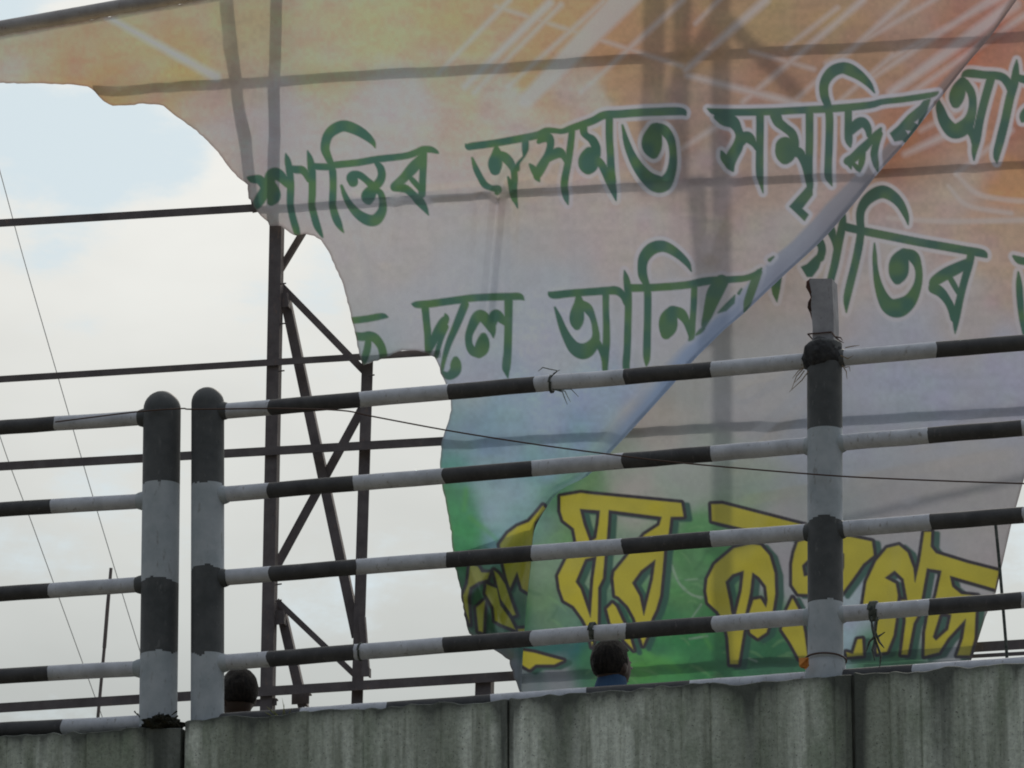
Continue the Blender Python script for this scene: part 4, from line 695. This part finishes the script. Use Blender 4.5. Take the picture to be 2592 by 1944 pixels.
def wrap(name, x, y, label, loops=3, tilt=6, w=6, rpx=22.5, ends=(), m=M_ROPE, r=.0026, grp=None):
    mb = MB(); rad = rpx * M_RAIL; c = RAIL.v(x, y); ang = R(4.6)
    d = (uu + Vector((0, 0, .0))).normalized(); P = []
    for k in range(loops * 12 + 1):
        t = 2 * math.pi * k / 12; s = (k / (loops * 12) - .5) * w * M_RAIL
        P.append(c + d * s + un * (math.cos(t) * rad) + Vector((0, 0, 1)) * (math.sin(t) * rad) + d * (math.sin(t) * tilt * .5 * M_RAIL))
    mb.tube(P, r, 6)
    for e in ends: mb.tube([RAIL.v(ex, ey, eo) for ex, ey, eo in e], [r * .8] * (len(e) - 1) + [r * .3], 5)
    return tag(mb.build(name, m), label, 'tie', grp)
wrap('wire_tie', 1397, 972, 'wire tie with spiky loose ends on the top white rail band', 2, 5, 7, ends=([(1396,955,.05),(1402,945,.06),(1410,938,.07),(1390,934,.07),(1374,930,.06),(1362,940,.05)], [(1399,950,.05),(1410,940,.06),(1418,936,.06)], [(1398,985,.05),(1424,992,.05),(1428,1004,.05),(1436,1024,.06)], [(1399,985,.05),(1430,990,.05),(1444,1018,.04)], [(1400,986,.05),(1446,985,.05),(1464,1004,.05)]), grp='ties on the rails')
wrap('rope_tie', 1501, 1599, 'dark rope tie on the lowest open rail above the person in blue', 3, 3, 12, ends=([(1502,1622,.04),(1506,1632,.05)],), r=.0045, grp='ties on the rails')
wrap('rope_tie', 913, 1650, 'thin dark tie on the lowest open rail where it crosses the rear upright', 2, 4, 5, grp='ties on the rails')
wrap('hanging_rope', 2212, 1547, 'dark knotted rope hanging from the rail right of the tall post', 4, 4, 18, ends=([(2205,1560,.05),(2208,1590,.05),(2215,1620,.05),(2208,1645,.05),(2214,1672,.05)], [(2220,1562,.05),(2216,1600,.06),(2226,1625,.05),(2238,1640,.05)], [(2215,1610,.06),(2200,1625,.05),(2192,1650,.05)], [(2222,1612,.05),(2240,1600,.04)], [(2214,1615,.05),(2230,1660,.05),(2226,1690,.05)]), r=.006, grp='ties on the rails')
# wire ring round the foot of the tall post, slack rope at the frame's right
mb = MB(); c = RAIL.v(2090, 1672); P = [c + uu * (math.cos(t) * .078) + un * (math.sin(t) * .078) + Vector((0, 0, .012 * math.sin(t))) for t in np.linspace(0, 2 * math.pi, 32)]
mb.tube(P, .0038, 6); tag(mb.build('wire_ring', M_WIRE), 'dark wire ring looped round the foot of the tall post', 'tie', 'ties on the rails')
tube_thing('cord', [HOARD.v(x, y, .09) for x, y in sm([(2519,1312),(2521,1335),(2531,1440),(2541,1560),(2548,1650),(2556,1780)])], .0085, M_ROPE, 'dark cord hanging down in front of the right torn banner edge', 'cord')

# chipped stub pole tied behind the tall post
mb = MB(); prof = []
xl = [(2052,705),(2044,716),(2043,724),(2052,738),(2055,752),(2048,768),(2046,778),(2054,792),(2057,830),(2056,1200),(2110,1200),(2110,800),(2106,705)]
fr_ = [RAIL.v(x, y, -.075) for x, y in xl]; bk_ = [p - un * .085 for p in fr_]; n = len(fr_)
mb.add(fr_ + bk_, [tuple(range(n)), tuple(reversed(range(n, 2 * n)))] + [(i, (i + 1) % n, n + (i + 1) % n, n + i) for i in range(n)])
st = thing('stub_pole', fr_[9], 'square grey concrete stub pole with a chipped left edge, rising behind the tall post', 'pole'); mb.build('shaft', M_STUB, st)
mb = MB(); mb.tube([RAIL.v(x, y, -.082) for x, y in ((2053,706),(2047,714),(2047,726),(2053,740),(2056,753),(2051,766),(2050,778),(2055,792),(2058,815))], [.004, .009, .011, .008, .006, .009, .010, .007, .002], 8); mb.build('broken_edge', M_CHIP, st)
mb = MB(); c = RAIL.v(2082, 851, -.115)
ring = [c + uu * (a * .047) + un * (b * .045) for a, b in ((-1, 1), (1, 1), (1, -1), (-1, -1), (-1, 1))]; mb.tube(ring, .003, 6)
mb.tube([c + uu * .047 + un * .045, RAIL.v(2112, 851, -.05), RAIL.v(2124, 862, -.03), RAIL.v(2136, 868, -.03)], [.003, .003, .003, .001], 5); mb.tube([c + uu * .047 + un * .045, RAIL.v(2114, 852, -.05), RAIL.v(2128, 855, -.03), RAIL.v(2133, 862, -.03)], [.003, .003, .003, .001], 5)
tag(mb.build('wire_tie', M_WIRE), 'thin wire tie round the grey stub pole, just above the black rag', 'tie', 'ties on the rails')
# black rag bundled over the post top
bm = bmesh.new(); bmesh.ops.create_icosphere(bm, subdivisions=4, radius=1.0)
rag_c = RAIL.v(2083, 903, .0); rr2 = np.random.default_rng(5)
from mathutils import noise as mnoise
for v in bm.verts:
    nn = mnoise.noise(v.co * 2.3) * .10 + mnoise.noise(v.co * 6) * .06; q = v.co * (1 + nn); v.co = uu * (q.x * .079) - un * (q.y * .086) + Vector((0, 0, q.z * .074))
me = bpy.data.meshes.new('black_rag'); bm.to_mesh(me); bm.free(); me.polygons.foreach_set('use_smooth', [True] * len(me.polygons))
o = link('black_rag', me, M_RAG); o.location = rag_c; tag(o, 'black rag bundled over the top of the tall middle post', 'rag')
mb = MB()
for (a, b, c) in (((2032,935),(2016,952),(2004,985)), ((2036,938),(2024,955),(2012,968)), ((2034,930),(2020,940),(2006,958)), ((2046,940),(2030,962),(1998,992)), ((2132,925),(2142,940),(2144,960)), ((2128,900),(2146,908),(2160,900)), ((2138,930),(2150,928),(2152,940)), ((2140,880),(2160,876),(2176,874))):
    mb.tube([RAIL.v(*a, .06), RAIL.v(*b, .07), RAIL.v(*c, .06)], [.0022, .002, .0008], 5)
o = tag(mb.build('straw_wisps', M_STRAW), 'dry straw wisps sticking out below the black rag on the tall post', 'straw'); o['kind'] = 'stuff'
# orange scrap left of the post foot
mb = MB(); P = [(2022,1666),(2046,1664),(2047,1684),(2043,1690),(2038,1694),(2033,1691),(2027,1690),(2023,1686)]
f_ = [RAIL.v(x, y, .10 + .012 * math.sin(i * 2.1)) for i, (x, y) in enumerate(P)]; b_ = [q - un * .006 for q in f_]; n = len(P)
mb.add(f_ + b_, [tuple(range(n)), tuple(range(n, 2 * n))] + [(i, (i + 1) % n, n + (i + 1) % n, n + i) for i in range(n)])
tag(mb.build('cloth_scrap', M_ORANGE), 'small orange cloth scrap caught at the foot of the tall post', 'cloth')

# ------------------------------------------------------------------ weeds and moss on the parapet
def blades(name, items, m, label, off=.08):
    mb = MB()
    for x, y, dx, dy, w in items:
        A = RAIL.v(x, y, off); B = RAIL.v(x + dx * .5 + dx * .1, y + dy * .62, off + .01); Cc = RAIL.v(x + dx, y + dy, off + .02)
        mb.tube([A, B, Cc], [w, w * .8, w * .15], 5)
    return tag(mb.build(name, m), label, 'grass')
blades('grass_tuft', [(700,1812,-26,-24,.0026),(704,1812,-14,-16,.002),(716,1812,4,-30,.002),(722,1812,-8,-46,.0016),(690,1814,-20,-12,.002),(730,1810,8,-18,.0018)], M_GRASS, 'small yellowish grass tuft on the parapet below the steel upright')
bm = bmesh.new(); bmesh.ops.create_icosphere(bm, subdivisions=5, radius=1.0)
for v in bm.verts:
    nn = mnoise.noise(v.co * 2.1) * .28 + mnoise.noise(v.co * 7) * .16 + mnoise.noise(v.co * 17) * .09; q = v.co * (1 + nn); v.co = uu * (q.x * .074) - un * (q.y * .10) + Vector((0, 0, q.z * .036))
me = bpy.data.meshes.new('moss_clump'); bm.to_mesh(me); bm.free()
o = link('moss_clump', me, M_MOSS); o.location = RAIL.v(412, 1838, .04); tag(o, 'dark moss clump at the foot of the left post', 'moss')
mb = MB(); rr3 = random.Random(3)
for k in range(22):
    x = rr3.gauss(412, 22); y = 1822 + abs(x - 400) * .3; L_ = rr3.uniform(8, 26); a = rr3.uniform(-1.0, 1.0)
    A = RAIL.v(x, y, .13); B = RAIL.v(x + math.sin(a) * L_ * .6, y - math.cos(a) * L_ * .6, .14); Cc = RAIL.v(x + math.sin(a * 1.4) * L_, y - math.cos(a * 1.3) * L_ * .85, .15)
    mb.tube([A, B, Cc], [.0025, .003, .0006], 4)
for (x, y) in ((340,1800), (348,1806), (450,1812), (455,1822), (448,1800)):
    A = RAIL.v(x + (380 - x) * .2, y + 10, .13); B = RAIL.v(x, y, .14); mb.tube([A, B], [.002, .004], 4)
tag(mb.build('weed', M_MOSS), 'scrubby dark weed sprouting round the foot of the left post', 'plant')

# ------------------------------------------------------------------ thin pole far left
FAR = Plane(33, R(10)); P0 = FAR.v(281, 1438); P1 = FAR.v(264, 1640); P2 = FAR.v(247, 1825); k = (0 - P1.z) / (P2.z - P1.z); PG = P1 + (P2 - P1) * k
tp = thing('thin_pole', PG, 'thin dark leaning pole in the sky behind the left railing', 'pole')
mb = MB(); mb.tube([PG, P2, P1], [.013, .0105, .010], 8); mb.build('shaft', M_RUST, tp)
mb = MB(); mb.tube([P1, FAR.v(272, 1540), P0], [.012, .012, .010], 8); mb.build('top_section', M_RUST, tp)

# ------------------------------------------------------------------ people on the deck
def eval_mesh(o, name):
    dg = bpy.context.evaluated_depsgraph_get(); me = bpy.data.meshes.new_from_object(o.evaluated_get(dg)); me.name = name; bpy.data.objects.remove(o); return me
def skin_mesh(verts, edges, radii, name, levels=2, extra=None, voxel=None):
    me = bpy.data.meshes.new('t'); me.from_pydata(verts, edges, []); o = bpy.data.objects.new('t', me); COL.objects.link(o)
    mo = o.modifiers.new('s', 'SKIN'); mo.use_smooth_shade = True
    for sv, r in zip(me.skin_vertices[0].data, radii): sv.radius = (r, r) if not isinstance(r, tuple) else r
    me.skin_vertices[0].data[0].use_root = True
    o.modifiers.new('u', 'SUBSURF').levels = levels
    m2 = eval_mesh(o, name)
    if extra:
        bm = bmesh.new(); bm.from_mesh(m2)
        for e in extra: bm.from_mesh(e)
        bm.to_mesh(m2); bm.free()
    if voxel:
        o = bpy.data.objects.new('t', m2); COL.objects.link(o); r = o.modifiers.new('r', 'REMESH'); r.mode = 'VOXEL'; r.voxel_size = voxel; r.use_smooth_shade = True
        o.modifiers.new('sm', 'SMOOTH').iterations = 2; m2 = eval_mesh(o, name)
    m2.polygons.foreach_set('use_smooth', [True] * len(m2.polygons)); return m2
def blob(c, s, f=None, sub=3):
    bm = bmesh.new(); bmesh.ops.create_icosphere(bm, subdivisions=sub, radius=1)
    for v in bm.verts:
        q = v.co.copy()
        if f: q = f(q)
        v.co = Vector((q.x * s[0] + c[0], q.y * s[1] + c[1], q.z * s[2] + c[2]))
    me = bpy.data.meshes.new('b'); bm.to_mesh(me); bm.free(); return me
def person(loc, rz, h, shirt, bushy, label):
    k = h / 1.70; root = thing('person', loc, label, 'person', 'people standing on the bridge'); root.rotation_euler = (0, 0, rz); root.scale = (k, k, k)
    def head(q):                                    # face looks towards -y
        j = max(0.0, -q.z); q = Vector((q.x * (1 - .28 * j * j), q.y * (1 - .10 * j), q.z))
        if q.y < 0 and -.35 < q.z < .2: q.y -= .05 * math.exp(-(q.x / .25) ** 2)
        return q
    V = [(0,0,.93),(0,0,1.08),(0,.01,1.25),(0,.01,1.38),(0,.005,1.46),(0,-.005,1.53),
         (-.09,0,.90),(-.10,-.01,.50),(-.10,.02,.09),(-.11,-.13,.035),(.09,0,.90),(.10,-.01,.50),(.10,.02,.09),(.11,-.13,.035),
         (-.17,.01,1.37),(-.22,.03,1.10),(-.23,-.05,.86),(.17,.01,1.37),(.22,.03,1.10),(.23,-.05,.86)]
    E = [(0,1),(1,2),(2,3),(3,4),(4,5),(0,6),(6,7),(7,8),(8,9),(0,10),(10,11),(11,12),(12,13),(3,14),(14,15),(15,16),(3,17),(17,18),(18,19)]
    Rd = [.12,.115,.125,.12,.06,.055,.085,.058,.042,.04,.085,.058,.042,.04,.055,.042,.03,.055,.042,.03]
    ex = [blob((0,-.005,1.595), (.076,.095,.115), head)]
    ex += [blob((0,-.105,1.585), (.014,.018,.022), None, 2), blob((-.076,.005,1.59), (.012,.022,.033), None, 2), blob((.076,.005,1.59), (.012,.022,.033), None, 2), blob((0,-.092,1.545), (.026,.010,.008), None, 2), blob((0,-.09,1.635), (.05,.012,.008), None, 2)]
    for sgn in (-1, 1):
        ex.append(blob((sgn * .235,-.07,.80), (.017,.035,.05), None, 2))
        for f4 in range(4):
            b = skin_mesh([(sgn*.235,-.095+f4*.018,.77),(sgn*.235,-.10+f4*.018,.735),(sgn*.228,-.103+f4*.017,.705)], [(0,1),(1,2)], [.009,.0085,.007], 'f', 1); ex.append(b)
        ex.append(skin_mesh([(sgn*.23,-.09,.81),(sgn*.222,-.12,.78),(sgn*.215,-.13,.755)], [(0,1),(1,2)], [.011,.009,.008], 'f', 1))
    body = skin_mesh(V, E, Rd, 'body', 2, ex, .0085); link('body', body, M_SKIN, root)
    for sgn in (-1, 1): link('eye', blob((sgn*.032,-.094,1.608), (.011,.008,.007), None, 2), M_EYE, root)
    def hairf(q):
        q = q * (1 + .04 * mnoise.noise(q * 3) + (.022 * mnoise.noise(q * 14) if bushy else .012 * mnoise.noise(q * 12) + .015))
        if q.y < -.25 and q.z < .45: q.y = -.25 + (q.y + .25) * .25
        lo = -.62 if q.y > .1 else -.35
        if q.z < lo: q.z = lo + (q.z - lo) * .3
        return q
    g_ = 1.10 if bushy else 1.07
    link('hair', blob((0,.012,1.628), (.079 * g_,.098 * g_,.098 * (1.10 if bushy else 1.05)), hairf, 4), M_HAIR, root)
    sv = [(0,0,.88),(0,0,1.08),(0,.01,1.25),(0,.01,1.38),(0,.008,1.45),(-.175,.01,1.375),(-.215,.025,1.16),(.175,.01,1.375),(.215,.025,1.16)]
    link('shirt', skin_mesh(sv, [(0,1),(1,2),(2,3),(3,4),(3,5),(5,6),(3,7),(7,8)], [.15,.14,.15,.145,.085,.075,.065,.075,.065], 'shirt', 2), shirt, root)
    tv = [(0,0,.95),(-.09,0,.88),(-.10,-.01,.50),(-.10,.015,.08),(.09,0,.88),(.10,-.01,.50),(.10,.015,.08)]
    if bushy:
        mbc = MB(); mbc.tube([(0, .012, 1.47), (0, .008, 1.52), (0, 0, 1.558)], [.088, .074, .066], 20); mbc.build('collar', shirt).parent = root
    link('trousers', skin_mesh(tv, [(0,1),(1,2),(2,3),(0,4),(4,5),(5,6)], [.14,.105,.08,.065,.105,.08,.065], 'trousers', 2), M_TROUS, root)
    return root
def stand(px, py_top, d, h, **kw):                  # feet on the deck, crown at the height seen over the parapet
    P = Plane(d, R(17)); t = P.at(px, py_top)
    person((float(t[0]), float(t[1]), float(t[2]) - h * 1.0), h=h, **kw)
H1 = DECK_Z + .035
def stand_on_deck(px, py_top, h, **kw):
    r_ = ray(px, py_top); k = (H1 + h * 1.01 - CAM[2]) / r_[2]; p = CAM + r_ * k
    person((p[0], p[1], H1), h=h, **kw)
stand_on_deck(603, 1700, 1.60, rz=R(205), shirt=M_SHIRTD, bushy=False, label='person with short dark hair, only the head showing beside the second post')
stand_on_deck(1550, 1628, 1.50, rz=R(138), shirt=M_SHIRTB, bushy=True, label='person with bushy black hair and a blue collar behind the parapet')
